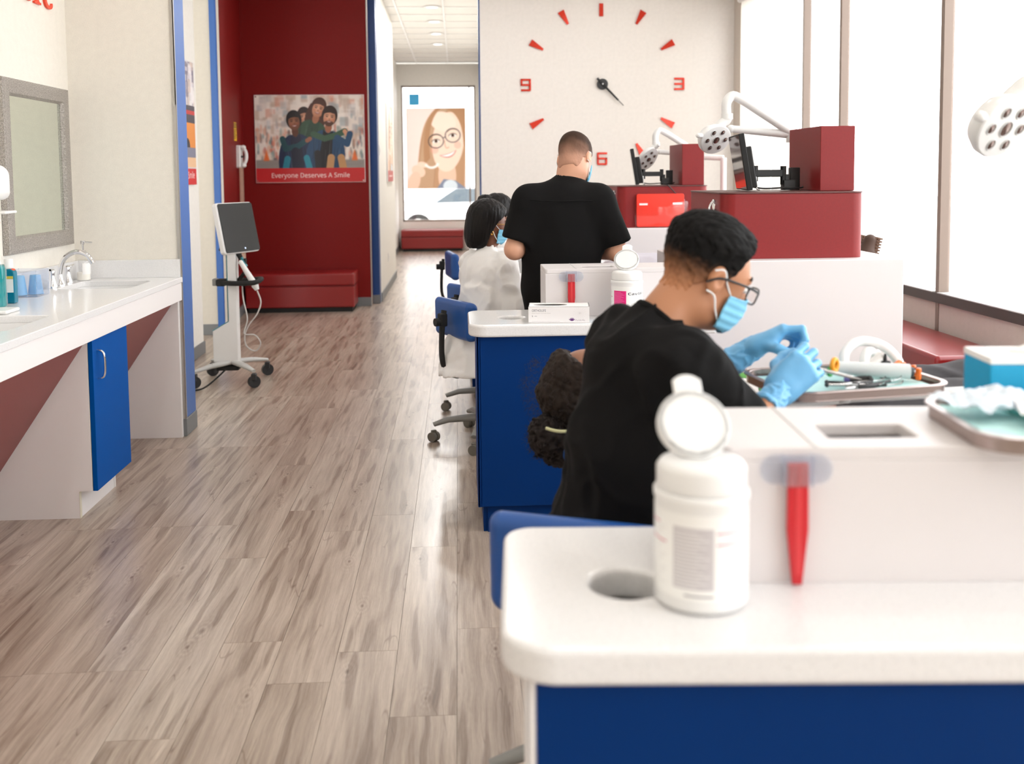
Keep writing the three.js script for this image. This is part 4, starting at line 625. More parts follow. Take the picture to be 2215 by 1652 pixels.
// ------------------------------------------------------------ things on the stations
function wipes(label, x, d, turn, big, name) {
  const t = thing('wipes_canister', label, 'canister', [x, ST, d], turn);
  const art = canvasTex(1024, 512, (g, w, h) => {
    g.fillStyle = '#f3f2ef'; g.fillRect(0, 0, w, h); const bar = big ? ['#e9ccd2', '#c9c4c6', '#d8d5d5', '#8e8b8c'] : ['#e5177a', '#e5177a', '#b7b7c0', '#2a2a30'];
    g.fillStyle = bar[1]; g.fillRect(w * 0.38, h * 0.15, w * 0.14, h * 0.72);
    for (let i = 0; i < 16; i++) { g.fillStyle = big ? '#f0eeec' : '#f38bb8'; g.fillRect(w * 0.385, h * (0.2 + i * 0.042), w * (0.08 + 0.05 * ((i * 7) % 5) / 5), 5); }
    for (let i = 0; i < 18; i++) { g.fillStyle = i === 0 || i === 5 ? '#c52a60' : bar[2]; g.fillRect(w * 0.24, h * (0.16 + i * 0.041), w * (0.07 + 0.05 * ((i * 3) % 4) / 4), i === 0 || i === 5 ? 8 : 4); }
    g.fillStyle = bar[3]; g.font = 'bold 62px sans-serif'; g.fillText(big ? '' : 'CaviWipes', w * 0.535, h * 0.29); g.strokeStyle = '#8b8b90'; g.lineWidth = 3; g.beginPath(); g.arc(w * 0.6, h * 0.62, 26, 0, 7); g.stroke(); g.fillStyle = '#c94a7a'; g.fillRect(w * 0.53, h * 0.2, big ? w * 0.1 : 0, 8); g.fillRect(w * 0.53, h * 0.33, big ? w * 0.1 : 0, 8); g.fillStyle = '#9a979a'; g.fillRect(w * 0.42, h * 0.93, w * 0.1, 12);
  }); art.wrapS = THREE.RepeatWrapping;
  const s = 1, R = 0.0655;
  mesh('body', lathe([[0, 0], [R - 0.006, 0], [R, 0.006], [R, 0.012], [R - 0.001, 0.014], [R - 0.001, 0.146], [R + 0.001, 0.15], [R + 0.001, 0.158], [R - 0.004, 0.164], [0, 0.164]], 56), M.plasticW, t);
  mesh('label', new THREE.CylinderGeometry(R - 0.0005, R - 0.0005, 0.118, 56, 1, true, 0, 2 * PI).rotateY(PI).translate(0, 0.08, 0), mat('#ffffff', 0.35, { map: art }), t, big ? 'white label with grey and pink print' : 'white label with a magenta panel');
  mesh('cap', lathe([[R - 0.003, 0.164], [R - 0.003, 0.19], [R - 0.008, 0.197], [R - 0.016, 0.2], [0.03, 0.201], [0, 0.199]], 56), M.plasticW, t);
  const lid = [cy(0.05, 0.05, 0.008, 0, 0, 0, 48), lathe([[0.044, 0.004], [0.052, 0.004], [0.052, -0.007], [0.05, -0.008], [0.044, -0.008]], 48), bx(0.042, 0.007, 0.03, 0, 0, -0.058, 0.003), sph(0.021, 0, 0, -0.066, 1, 0.2, 0.7)];
  mesh('flip_lid', lid.map((g) => g.translate(0, 0, -0.05).rotateX(PI / 2 - 0.72).rotateY(0.1).translate(-0.004, 0.203, 0.004)), M.plasticW, t, 'round flip lid standing open');
  return t;
}
wipes('large white wipes canister with an open lid beside the round waste hole', 0.335, 1.335, -0.1, true);
wipes('white wipes canister with a magenta label and open lid beside the glove box', 0.69, 4.0, -0.35, false);
function clip(x, d, turn, label) {
  const t = thing('wall_clip', label, 'holder', [x, 0.925, d], turn);
  mesh('adhesive_pads', ext(rrect(-0.052, 0.085, 0.052, 0.128, 0.021), 0.004, 0.001), M.acrylic, t, 'clear oval adhesive pads'); mesh('bracket', [bx(0.042, 0.045, 0.002, 0, 0.108, 0.016, 0), bx(0.002, 0.045, 0.014, -0.021, 0.108, 0.009, 0), bx(0.002, 0.045, 0.014, 0.021, 0.108, 0.009, 0)], M.acrylic, t);
  const m = thing('red_marker', label.replace('clear clip', 'red tapered strip held by the clear clip'), 'marker', [x, 0.865, d], turn);
  mesh('strip', ext(poly([[-0.0145, 0.178], [0.0145, 0.178], [0.0155, 0.08], [0.007, 0.0], [-0.007, 0.0], [-0.0155, 0.08]]), 0.01, 0.002).translate(0, 0, 0.004), mat('#c5202a', 0.3), m); mesh('rib', bx(0.008, 0.16, 0.004, 0, 0.095, 0.013, 0.0015), mat('#d43a3e', 0.35), m);
}
clip(0.468, 4.078, 0, 'clear clip on the white box behind the glove box');
clip(0.483, 1.372, -0.06, 'clear clip on the white box beside the large canister');
{
  const t = thing('glove_box', 'white ORTHOLIFE glove box with a dark oval opening on the counter', 'box', [0.405, ST, 3.975], 0.0);
  const w = 0.245, h = 0.066, dp = 0.12; t.rotation.y = -0.1;
  const art = canvasTex(1024, 276, (g, W2, H2) => {
    g.fillStyle = '#efecec'; g.fillRect(0, 0, W2, H2); g.fillStyle = '#23273a'; g.font = '58px sans-serif'; g.save(); g.scale(0.82, 1); g.fillText('ORTHOLIFE', 60, 84); g.restore(); g.fillStyle = '#b9b2b2'; g.font = '22px sans-serif'; g.fillText('Nitrile Powder-Free Exam Gloves', 50, 118); g.fillStyle = '#23273a'; g.font = 'bold 36px sans-serif'; g.fillText('L', 52, 174); g.font = '16px sans-serif'; g.fillText('LARGE', 92, 170);
    g.strokeStyle = '#d6d0d0'; g.lineWidth = 2; for (let i = 0; i < 18; i++) { const a = i * PI / 9; g.beginPath(); g.moveTo(870, 110); g.lineTo(870 + 120 * Math.cos(a), 110 + 100 * Math.sin(a)); g.stroke(); }
    g.fillStyle = '#5b2a6e'; for (let i = -2; i <= 2; i++) { g.save(); g.translate(735, 248); g.rotate(i * 0.5); g.beginPath(); g.ellipse(0, -30, 8, 30, 0, 0, 7); g.fill(); g.restore(); } g.fillStyle = '#a89fa8'; g.font = '44px sans-serif'; g.fillText('PureLife.', 790, 250); g.fillStyle = '#cfc9c9'; g.fillRect(50, 252, 480, 6);
  });
  mesh('carton', [bx(w, h, 0.002, 0, h / 2, dp / 2 - 0.001, 0), bx(w, h, 0.002, 0, h / 2, -dp / 2 + 0.001, 0), bx(0.002, h, dp - 0.004, -w / 2 + 0.001, h / 2, 0, 0), bx(w, 0.002, dp, 0, 0.001, 0, 0)], M.paper, t);
  const lid = rrect(-w / 2, -dp / 2, w / 2, dp / 2, 0.001); { const p = new THREE.Path(); p.absellipse(-0.035, 0.0, 0.07, 0.03, 0, 2 * PI, true); lid.holes.push(p); } mesh('top', slabY(lid, h - 0.002, h), M.paper, t);
  mesh('front_print', new THREE.PlaneGeometry(w - 0.004, h - 0.003).translate(0, h / 2, dp / 2 + 0.0008), mat('#ffffff', 0.5, { map: art }), t, 'printed front of the carton'); mesh('end_panel', bx(0.002, h, dp - 0.004, w / 2 - 0.001, h / 2, 0, 0), mat('#a9cfe8', 0.5), t, 'pale blue end'); mesh('gloves', sph(0.08, -0.035, 0.03, 0, 1, 0.38, 0.5), M.blackMat, t, 'dark gloves inside the opening');
}
// trays
function trayGeo(w, d, h = 0.018, r = 0.05) {
  const o = rrect(-w / 2, -d / 2, w / 2, d / 2, r), i2 = rrect(-w / 2 + 0.008, -d / 2 + 0.008, w / 2 - 0.008, d / 2 - 0.008, r - 0.006), rim = rrect(-w / 2 - 0.006, -d / 2 - 0.006, w / 2 + 0.006, d / 2 + 0.006, r + 0.005);
  const ring = o.clone(); ring.holes.push(i2); const lip = rim.clone(); lip.holes.push(i2); return [slabY(o, 0, 0.003, 0.001), slabY(ring, 0.003, h), slabY(lip, h, h + 0.004, 0.0015)];
}
const trayM = mat('#a89893', 0.28, { metalness: 0.85 }), tealPaper = mat('#bfe7e4', 0.7), tealEdge = mat('#79cfca', 0.7);
function paperSheet(w, d, y, wav, s) { const g = new THREE.PlaneGeometry(w, d, 24, 18).rotateX(-PI / 2), p = g.attributes.position; for (let i = 0; i < p.count; i++) p.setY(i, y + wav * (0.5 + 0.5 * ns(p.getX(i) * 14 + s, p.getZ(i) * 14, s))); g.computeVertexNormals(); return g; }
{
  const t = thing('metal_tray', 'rounded metal tray lined with pale teal paper on the raised white box', 'tray', [0.93, BT, 1.425], -0.1);
  mesh('pan', trayGeo(0.37, 0.27, 0.02, 0.06), trayM, t);
  const L = thing('tray_liner', 'pale teal paper liner crumpled in the metal tray on the white box', 'paper liner', [0.93, BT, 1.425], -0.1); mesh('sheet', [paperSheet(0.335, 0.235, 0.006, 0.016, 3)], tealPaper, L); mesh('fold', tube([[-0.09, 0.024, -0.06], [-0.06, 0.022, 0.0], [0.0, 0.022, 0.05], [0.15, 0.024, 0.075]], 0.006, 30, 6), tealEdge, L, 'teal folded edge');
  for (const [x, z, r, c, lb] of [[-0.1, -0.055, 0.4, '#dfeaf4', 'crumpled pale blue gauze pouch on the tray on the white box'], [-0.02, 0.035, -0.3, '#f4f4f6', 'white folded napkin on the tray on the white box']]) { const g = paperSheet(0.15, 0.11, 0, 0.036, r * 9 + 20), p = g.attributes.position; for (let i = 0; i < p.count; i++) p.setY(i, p.getY(i) + 0.012 * ns(p.getX(i) * 55, 3, p.getZ(i) * 55) + 0.006); g.computeVertexNormals(); const o = mesh('gauze_pouch', g, mat(c, 0.8), scene); o.position.set(0.93 + x, BT + 0.02, -1.425 + z); o.rotation.y = r; o.userData = { label: lb, category: 'gauze' }; }
  const b = thing('tissue_box', 'bright blue tissue box with a white scalloped top behind the metal tray', 'tissue box', [1.025, BT, 1.655], -0.1);
  mesh('carton', [bx(0.235, 0.066, 0.11, 0, 0.033, 0, 0.002)], mat('#0d9fce', 0.45), b); mesh('top_band', [bx(0.237, 0.012, 0.112, 0, 0.072, 0, 0.002), cy(0.028, 0.028, 0.0015, 0, 0, 0, 24).rotateX(PI / 2).translate(0.02, 0.067, 0.0565)], M.paper, b, 'white band with a thumb notch'); { const g = new THREE.ConeGeometry(0.06, 0.055, 24, 8, true), p = g.attributes.position; for (let i = 0; i < p.count; i++) p.setX(i, p.getX(i) * 1.5 + 0.02 * ns(p.getY(i) * 40, p.getZ(i) * 30, 1)); g.computeVertexNormals(); mesh('tissue', g.scale(1, 0.6, 1).translate(0.03, 0.095, 0), M.paper, b, 'white tissue'); }
}
// doctor's instrument tray on a jointed arm
const TR = [0.945, 0.93, 2.36, 0.16];
const onTray = (x, y, z) => { const c = Math.cos(TR[3]), s = Math.sin(TR[3]); return [TR[0] + x * c + z * s, TR[1] + y, TR[2] + x * s - z * c]; };
{
  const t = thing('instrument_tray', 'grey metal instrument tray on an arm in front of the seated man', 'tray', [TR[0], TR[1], TR[2]], TR[3]);
  mesh('pan', trayGeo(0.42, 0.29, 0.02, 0.06), trayM, t); mesh('pan_holder', [bx(0.2, 0.012, 0.14, 0, -0.007, 0, 0.004)], M.darkGrey, t);
  mesh('support_arm', [rod([0, -0.012, 0], [0, -0.04, 0], 0.02), tube([[0, -0.035, 0], [-0.16, -0.035, 0.02], [-0.26, -0.03, 0.03], [-0.33, -0.045, 0.06]], 0.011, 30, 10), rod([0, -0.03, 0], [0.42, -0.03, 0.02], 0.013), cy(0.018, 0.018, 0.9, 0.42, -0.47, 0.02), cy(0.11, 0.09, 0.03, 0.42, -0.915, 0.02)], M.lightGrey, t, 'pale grey support arm');
  const L = thing('tray_liner', 'pale teal liner paper in the instrument tray before the seated man', 'paper liner', [TR[0], TR[1], TR[2]], TR[3]); mesh('sheet', paperSheet(0.375, 0.245, 0.005, 0.007, 9), tealPaper, L); mesh('fold', tube([[-0.17, 0.012, -0.02], [-0.1, 0.012, -0.06], [-0.02, 0.013, -0.1]], 0.005, 20, 6), mat('#4fc9b4', 0.6), L, 'green folded edge');
  const put = (name, label, cat, x, z, turn, build, group) => { const [X, Y, D] = onTray(x, 0.008, z); const o = thing(name, label, cat, [X, Y, D], turn + TR[3], group); build(o); return o; };
  put('handpiece', 'pale grey cylindrical handpiece lying across the instrument tray', 'handpiece', 0.075, 0.015, -0.35, (o) => { mesh('barrel', [rod([-0.085, 0.035, 0], [0.085, 0.028, 0], 0.0165, 0.019, 24)], mat('#cfd3d2', 0.3), o); mesh('tail', rod([0.085, 0.028, 0], [0.095, 0.0275, 0], 0.014, 0.011, 20), M.darkGrey, o, 'dark hollow end'); mesh('collar', rod([-0.1, 0.0355, 0], [-0.085, 0.035, 0], 0.012, 0.0165), M.steel, o); });
  put('suction_tubing', 'coiled white tubing heaped at the back of the instrument tray', 'tubing', 0.1, -0.065, 0.1, (o) => { mesh('coil', tube([[-0.08, 0.02, 0.03], [-0.06, 0.06, 0], [0, 0.085, -0.02], [0.06, 0.07, 0], [0.09, 0.03, 0.02], [0.05, 0.02, 0.05], [-0.02, 0.035, 0.03], [0, 0.06, 0.01], [0.05, 0.05, -0.02], [0.08, 0.015, -0.03]], 0.0125, 90, 10), M.plasticW, o); mesh('connector', rod([-0.01, 0.03, 0.035], [0.03, 0.05, 0.03], 0.014, 0.016), mat('#d7d3cf', 0.3), o); });
  const orange = mat('#f0701c', 0.4);
  for (const [x, z, a, lb] of [[0.165, -0.02, 0.5, 'orange plastic clip leaning on the tubing at the tray end'], [0.165, 0.03, -0.9, 'short orange plastic clip lying below the tubing on the tray']]) put('orange_clip', lb, 'clip', x, z, a, (o) => { mesh('arm', [bx(0.05, 0.008, 0.012, 0, 0.02, 0.004, 0.003), bx(0.045, 0.008, 0.012, 0, 0.036, 0, 0.003).rotateZ(0.2)], orange, o); mesh('hinge', bx(0.012, 0.03, 0.014, 0.022, 0.022, 0.002, 0.003), orange, o); });
  put('black_vial', 'small black vial standing on the instrument tray', 'vial', 0.13, -0.02, 0, (o) => { mesh('body', bx(0.024, 0.045, 0.02, 0, 0.0225, 0, 0.004), M.black, o); mesh('nozzle', rod([0, 0.045, 0], [0, 0.062, 0], 0.005, 0.003), M.black, o); });
  for (let k = 0; k < 5; k++) put('hand_instrument', k % 2 ? 'slim hand instrument with a steel handle in the teal lined tray' : 'slim hand instrument with a black handle in the teal lined tray', 'instrument', -0.02 + k * 0.018 - (k % 2) * 0.03, 0.06 + (k % 3) * 0.018, -0.5 + k * 0.22, (o) => { mesh('handle', rod([-0.05, 0.012, 0], [0.04, 0.012, 0], 0.004, 0.004, 10), k % 2 ? M.steel : M.black, o); mesh('tip', tube([[0.04, 0.012, 0], [0.065, 0.012, 0], [0.078, 0.016, 0.004], [0.08, 0.022, 0.006]], 0.0018, 14, 6), M.steel, o); mesh('butt', sph(0.0055, -0.05, 0.012, 0), M.darkGrey, o); }, 'steel instruments in the lined tray');
  put('bracket_plier', 'black and steel pliers lying in the front of the instrument tray', 'pliers', -0.03, 0.1, 0.3, (o) => { for (const s of [-1, 1]) mesh('handle', tube([[0.0, 0.012, 0], [0.03, 0.012, s * 0.012], [0.075, 0.012, s * 0.014]], 0.006, 16, 8), M.black, o); mesh('jaw', [rod([0, 0.012, 0.003], [-0.03, 0.012, 0.002], 0.006, 0.002), rod([0, 0.012, -0.003], [-0.03, 0.012, -0.002], 0.006, 0.002), cy(0.009, 0.009, 0.012, 0, 0.012, 0, 16)], M.steel, o); });
  put('polishing_cup', 'small violet and black polishing piece in the tray beside the handpiece', 'instrument', 0.02, 0.035, -0.4, (o) => { mesh('barrel', rod([-0.02, 0.012, 0], [0.02, 0.012, 0], 0.009, 0.012), M.blackMat, o); mesh('ring', rod([-0.032, 0.012, 0], [-0.02, 0.012, 0], 0.008, 0.009), mat('#5a5390', 0.3), o, 'violet ring'); mesh('knob', sph(0.011, 0.026, 0.013, 0), M.blackMat, o); });
}
// parked car beyond the corridor window
{
  const t = thing('parked_car', 'white parked car beyond the corridor end window', 'car', [-1.9, -0.12, 23.5]);
  const body = poly([[0, 0.25], [0.05, 0.62], [0.5, 0.78], [1.1, 0.86], [1.75, 1.32], [3.0, 1.34], [3.7, 0.95], [4.2, 0.85], [4.3, 0.5], [4.25, 0.25]]);
  mesh('body', ext(body, 1.7, 0.08, 3).translate(0, 0, -1.7), mat('#f4f4f4', 0.25), t); mesh('window', ext(poly([[1.35, 0.92], [1.85, 1.25], [2.95, 1.26], [3.45, 0.96]]), 0.02).translate(0, 0, 0.002), mat('#59636a', 0.1), t, 'side windows');
  for (const x of [0.95, 3.35]) { const w = mesh('wheel', [cy(0.33, 0.33, 0.2, 0, 0, 0, 36).rotateX(PI / 2).translate(x, 0.33, -0.06)], M.blackMat, t); mesh('hubcap', [cy(0.22, 0.22, 0.02, 0, 0, 0, 30).rotateX(PI / 2).translate(x, 0.33, 0.045)], M.steel, w); }
}
// ------------------------------------------------------------ people: fields of tapered capsules and ellipsoids, meshed as one surface per body or garment
const smin = (a, b, k) => { const h = Math.max(k - Math.abs(a - b), 0) / k; return Math.min(a, b) - h * h * k * 0.25; };
const smax = (a, b, k) => -smin(-a, -b, k);
const Q = (x, y, d) => [x, y, -d];
const sub = (a, b) => [a[0] - b[0], a[1] - b[1], a[2] - b[2]], add = (a, b, s = 1) => [a[0] + b[0] * s, a[1] + b[1] * s, a[2] + b[2] * s], dot = (a, b) => a[0] * b[0] + a[1] * b[1] + a[2] * b[2];
const nrm = (a) => { const l = Math.hypot(...a); return a.map((x) => x / l); }, crs = (a, b) => [a[1] * b[2] - a[2] * b[1], a[2] * b[0] - a[0] * b[2], a[0] * b[1] - a[1] * b[0]], lerp3 = (a, b, t) => a.map((x, i) => x + (b[i] - x) * t);
function cap(a, b, r0, r1 = r0) {
  const dx = b[0] - a[0], dy = b[1] - a[1], dz = b[2] - a[2], l = dx * dx + dy * dy + dz * dz || 1e-9;
  return (x, y, z) => { const px = x - a[0], py = y - a[1], pz = z - a[2], t = clamp((px * dx + py * dy + pz * dz) / l, 0, 1); return Math.hypot(px - dx * t, py - dy * t, pz - dz * t) - (r0 + (r1 - r0) * t); };
}
function ell(c, rx, ry, rz, R = [1, 0, 0], U = [0, 1, 0], F = [0, 0, 1]) {
  return (x, y, z) => { const p = [x - c[0], y - c[1], z - c[2]], a = dot(p, R) / rx, b = dot(p, U) / ry, e = dot(p, F) / rz, k0 = Math.hypot(a, b, e); if (k0 < 1e-6) return -Math.min(rx, ry, rz); const k1 = Math.hypot(a / rx, b / ry, e / rz); return k0 * (k0 - 1) / k1; };
}
const U = (...l) => { const k = typeof l[l.length - 1] === 'number' ? l.pop() : 0.03; return (x, y, z) => { let d = l[0](x, y, z); for (let i = 1; i < l.length; i++) d = smin(d, l[i](x, y, z), k); return d; }; };
const cut = (f, p, n, k = 0.004) => (x, y, z) => smax(f(x, y, z), (x - p[0]) * n[0] + (y - p[1]) * n[1] + (z - p[2]) * n[2], k);   // keep what lies behind the plane through p with normal n
const minus = (f, g, k = 0.004) => (x, y, z) => smax(f(x, y, z), -g(x, y, z), k);
const folds = (f, amp, s, dir = [1, 0.35, 1], o = 0) => (x, y, z) => { const d = f(x, y, z); if (d > 0.05 || d < -0.05) return d; const n = ns(x * s * dir[0] + o, y * s * dir[1], z * s * dir[2] + o * 0.7), r = 1 - Math.abs(ns(x * s * dir[0] * 0.6 + 9 + o, y * s * dir[1] * 0.9, z * s * dir[2] * 0.6)); return d + amp * (n * 0.6 - Math.max(0, r - 0.72) * 3); };
const frameOf = (F, up) => { F = nrm(F); const R = nrm(crs(F, up)), u = crs(R, F); return { F, R, U: u }; };     // R = the person's own right
function boundsOf(pts, m) { const lo = [1e9, 1e9, 1e9], hi = [-1e9, -1e9, -1e9]; for (const p of pts) for (let k = 0; k < 3; k++) { lo[k] = Math.min(lo[k], p[k] - m); hi[k] = Math.max(hi[k], p[k] + m); } return [lo, hi]; }
// ---- head, in its own axes: x to the person's left... right, y up, z where the nose points; origin between the ears
function headField(o = {}) {
  const j = o.jaw ?? 1;
  const core = U(ell([0, 0.035, -0.014], 0.0755, 0.084, 0.098), ell([0, -0.018, 0.03], 0.066, 0.085, 0.066), ell([0, -0.08, 0.048], 0.042 * j, 0.034, 0.042), cap([0.03, -0.075, 0.0], [-0.03, -0.075, 0.0], 0.036 * j), 0.04);
  const face = U(core, cap([0, 0.018, 0.092], [0, -0.026, 0.111], 0.008, 0.0135), ell([0, -0.034, 0.103], 0.017, 0.009, 0.012), cap([0.036, 0.022, 0.083], [-0.036, 0.022, 0.083], 0.0105), ell([0, -0.058, 0.094], 0.023, 0.006, 0.01), ell([0, -0.07, 0.091], 0.02, 0.007, 0.01), 0.014);
  const sock = U(ell([0.032, 0.002, 0.1], 0.017, 0.01, 0.016), ell([-0.032, 0.002, 0.1], 0.017, 0.01, 0.016), 0.004);
  const ear = (s) => { const out = ell([s * 0.079, -0.008, -0.014], 0.009, 0.031, 0.0185, nrm([1, 0, -0.35 * s]), [0, 1, 0], nrm([0.35 * s, 0, 1])), inn = ell([s * 0.0885, -0.003, -0.01], 0.006, 0.018, 0.0105); return (x, y, z) => smax(out(x, y, z), -inn(x, y, z), 0.005); };
  const eL = ear(1), eR = ear(-1), neck = cap([0, -0.045, -0.028], o.neck ?? [0, -0.17, -0.05], 0.05 * (o.nk ?? 1), 0.057 * (o.nk ?? 1));
  const f = (x, y, z) => { let d = smax(face(x, y, z), -sock(x, y, z), 0.012); d = smin(d, neck(x, y, z), 0.03); d = smin(d, eL(x, y, z), 0.006); return smin(d, eR(x, y, z), 0.006); };
  return { f, core, skull: U(core, neck, 0.03) };
}
const headMatrix = (o, fr, s) => new THREE.Matrix4().makeBasis(new V3(...fr.R).multiplyScalar(-s), new V3(...fr.U).multiplyScalar(s), new V3(...fr.F).multiplyScalar(s)).setPosition(...o);   // local +x is the person's left
const curve1 = (pts, x) => { for (let i = 1; i < pts.length; i++) if (x <= pts[i][0]) return mixN(pts[i - 1][1], pts[i][1], clamp((x - pts[i - 1][0]) / (pts[i][0] - pts[i - 1][0]), 0, 1)); return pts[pts.length - 1][1]; };
// short hair: a shell over the skull, cut along a hairline; thickness by place
function shortHair(core, thick, line, bottom, rough, s0) {
  return (x, y, z) => {
    const d = core(x, y, z); if (d > 0.06 || d < -0.05) return Math.max(d, 0.02) ;
    const t = thick(x, y, z) + rough * ns(x * 95 + s0, y * 40, z * 28) + rough * 0.8 * ns(x * 210, y * 90, z * 60 + s0);
    return smax(smax(d - t, z - curve1(line, y), 0.008), bottom(x, y, z), 0.008);
  };
}
// surgical mask with pleats, held by loops round the ears
function maskParts(parent, core, m, blue, loopTo, white, s = 1) {
  const mk = (x, y, z) => { const d = core(x, y, z); const bulge = 0.02 * Math.exp(-Math.pow(y + 0.045, 2) * 500) * Math.exp(-x * x * 700) * sstep(0.03, 0.09, z); const pl = 0.0008 * Math.sin((y + 0.1) * 330 + 3 * Math.abs(x)); let v = Math.abs(d - 0.009 - bulge - pl) - 0.0022; v = smax(v, y - (-0.012 - 0.12 * Math.abs(x) * 1.2), 0.003); v = smax(v, -0.113 + 0.25 * Math.abs(x) * 0.6 - y, 0.003); return smax(v, 0.028 + 0.1 * Math.abs(y + 0.06) - z, 0.003); };
  const g = net(mk, [-0.09, -0.125, 0.0], [0.09, 0.0, 0.15], 0.0026);
  const part = mesh('face_mask', g.applyMatrix4(m), blue, parent, 'light blue pleated surgical mask');
  for (const sd of [1, -1]) for (const [y0, y1] of [[-0.03, 0.02], [-0.098, -0.038]]) mesh('ear_loop', tube([[sd * 0.062, y0, 0.05], [sd * 0.077, (y0 + y1) / 2, 0.015], [sd * 0.083, y1, -0.008], [sd * 0.08, y1 * 0.8 - 0.004, -0.028]], 0.0022, 20, 6).applyMatrix4(m), white, part, 'white ear loop');
}
function glasses(parent, m, frameMat, r = 0.0016, wide = 0.026) {
  const t = new THREE.Group(); t.name = 'eyeglasses'; parent.add(t); const lens = [];
  for (const s of [1, -1]) {
    const ring = []; for (let i = 0; i < 20; i++) { const a = i * PI / 10, c = Math.cos(a), q = Math.sin(a); ring.push([s * 0.034 + wide * Math.sign(c) * Math.pow(Math.abs(c), 0.65), -0.004 + 0.019 * Math.sign(q) * Math.pow(Math.abs(q), 0.65), 0.115 - 0.22 * Math.max(0, Math.abs(s * 0.034 + wide * c) - 0.03)]); }
    mesh('rim', tube(ring, r, 60, 6, true).applyMatrix4(m), frameMat, t); mesh('lens', new THREE.SphereGeometry(1, 16, 8).scale(wide - 0.001, 0.018, 0.0006).rotateY(s * 0.12).translate(s * 0.034, -0.004, 0.1135).applyMatrix4(m), M.clear, t, 'clear lens');
    mesh('temple', tube([[s * 0.06, 0.006, 0.108], [s * 0.075, 0.008, 0.085], [s * 0.083, 0.006, 0.03], [s * 0.085, 0.0, -0.012], [s * 0.082, -0.018, -0.038]], r * 1.35, 30, 6).applyMatrix4(m), frameMat, t);
  }
  mesh('bridge', tube([[0.01, 0.004, 0.115], [0, 0.008, 0.119], [-0.01, 0.004, 0.115]], r, 10, 6).applyMatrix4(m), frameMat, t);
  return t;
}
// ---- hand: wrist at the origin, fingers along +z, palm towards -y; side 1 = right hand
function handField(side, curl, thumb, o = {}) {
  const xs = [0.029, 0.0095, -0.0095, -0.027].map((x) => x * side), len = [[0.042, 0.026, 0.021], [0.046, 0.029, 0.022], [0.043, 0.027, 0.022], [0.034, 0.021, 0.019]], rr = [0.0092, 0.0095, 0.009, 0.008];
  const palm = U(...xs.map((x, i) => cap([x * 0.62, 0, 0.012], [x, 0.002 - 0.003 * Math.abs(i - 1.2), 0.086 - 0.004 * Math.abs(i - 1)], 0.0155, 0.0118)), cap([side * 0.018, -0.008, 0.02], [side * 0.024, -0.01, 0.052], 0.016, 0.013), 0.02);
  const tips = [], parts = xs.map((x, i) => {
    let p = [x, 0, 0.087 - 0.004 * Math.abs(i - 1)], a = 0; const segs = [], fan = (1.2 - i) * (o.fan ?? 0.05) * side;
    for (let k = 0; k < 3; k++) { a += curl[i][k]; const q = [p[0] + Math.sin(fan) * len[i][k] * Math.cos(a), p[1] - Math.sin(a) * len[i][k], p[2] + Math.cos(a) * len[i][k]]; segs.push(cap(p, q, rr[i] * (1 - 0.07 * k), rr[i] * (0.95 - 0.1 * k))); p = q; }
    tips.push(p); return U(...segs, 0.004);
  });
  let p = [side * 0.024, -0.01, 0.03]; const ts = []; for (const [dir, l, r] of thumb) { const q = add(p, nrm([dir[0] * side, dir[1], dir[2]]), l); ts.push(cap(p, q, r, r * 0.9)); p = q; }
  const th = U(...ts, 0.006), wrist = cap([0, 0, -0.04], [0, 0, 0.02], 0.025, 0.022);
  const f = (x, y, z) => { let d = smin(palm(x, y, z), wrist(x, y * 1.25, z), 0.02); d = smin(d, th(x, y, z), 0.01); let e = parts[0](x, y, z); for (let i = 1; i < 4; i++) e = Math.min(e, parts[i](x, y, z)); return smin(d, e, 0.006); };
  return { f, tips, thumbTip: p };
}
const handMatrix = (w, fwd, palm, s = 1) => { const Z = nrm(fwd), Y0 = palm.map((x) => -x), Y = nrm(sub(Y0, Z.map((x) => x * dot(Y0, Z)))), X = crs(Y, Z); return new THREE.Matrix4().makeBasis(new V3(...X).multiplyScalar(s), new V3(...Y).multiplyScalar(s), new V3(...Z).multiplyScalar(s)).setPosition(...w); };
const handNet = (h, m, cell = 0.003) => net(h.f, [-0.075, -0.11, -0.05], [0.075, 0.06, 0.19], cell).applyMatrix4(m);
const bare = (side) => handField(side, [[0.35, 0.5, 0.3], [0.4, 0.55, 0.3], [0.45, 0.6, 0.35], [0.5, 0.6, 0.35]], [[[0.7, -0.25, 0.65], 0.04, 0.0115], [[0.35, -0.35, 0.85], 0.032, 0.0105], [[0.1, -0.4, 0.9], 0.026, 0.0095]]);
const skinMat = (c) => mat(c, 0.48, { sheen: 0.2, sheenRoughness: 0.6, sheenColor: new THREE.Color('#ffd9c4') });
// merges body pieces (no uv needed) and moves them into the person's own axes
function bodyMesh(name, gs, m, t, label, o) { const g = mergeGeometries(gs.map((q) => { const r = q.toNonIndexed(); for (const k of Object.keys(r.attributes)) if (!['position', 'normal'].concat(gs.every((a) => a.attributes.color) ? ['color'] : []).includes(k)) r.deleteAttribute(k); return r; })); return mesh(name, g.translate(-o[0], -o[1], -o[2]), m, t, label); }
const place = (t, o) => t.traverse((c) => { if (c.isMesh && !c.userData.home) { c.geometry.translate(-o[0], -o[1], -o[2]); c.userData.home = 1; } });
const eyes = (t, m, iris = '#2a1a12') => { for (const s of [1, -1]) { const e = mesh('eye', sph(0.0125, s * 0.032, 0.002, 0.0815, 1, 0.85, 1).applyMatrix4(m), mat('#f1ece6', 0.2), t, 'eye'); mesh('iris', sph(0.006, s * 0.032, 0.0, 0.0915, 1, 1, 0.4).applyMatrix4(m), mat(iris, 0.2), e); } };
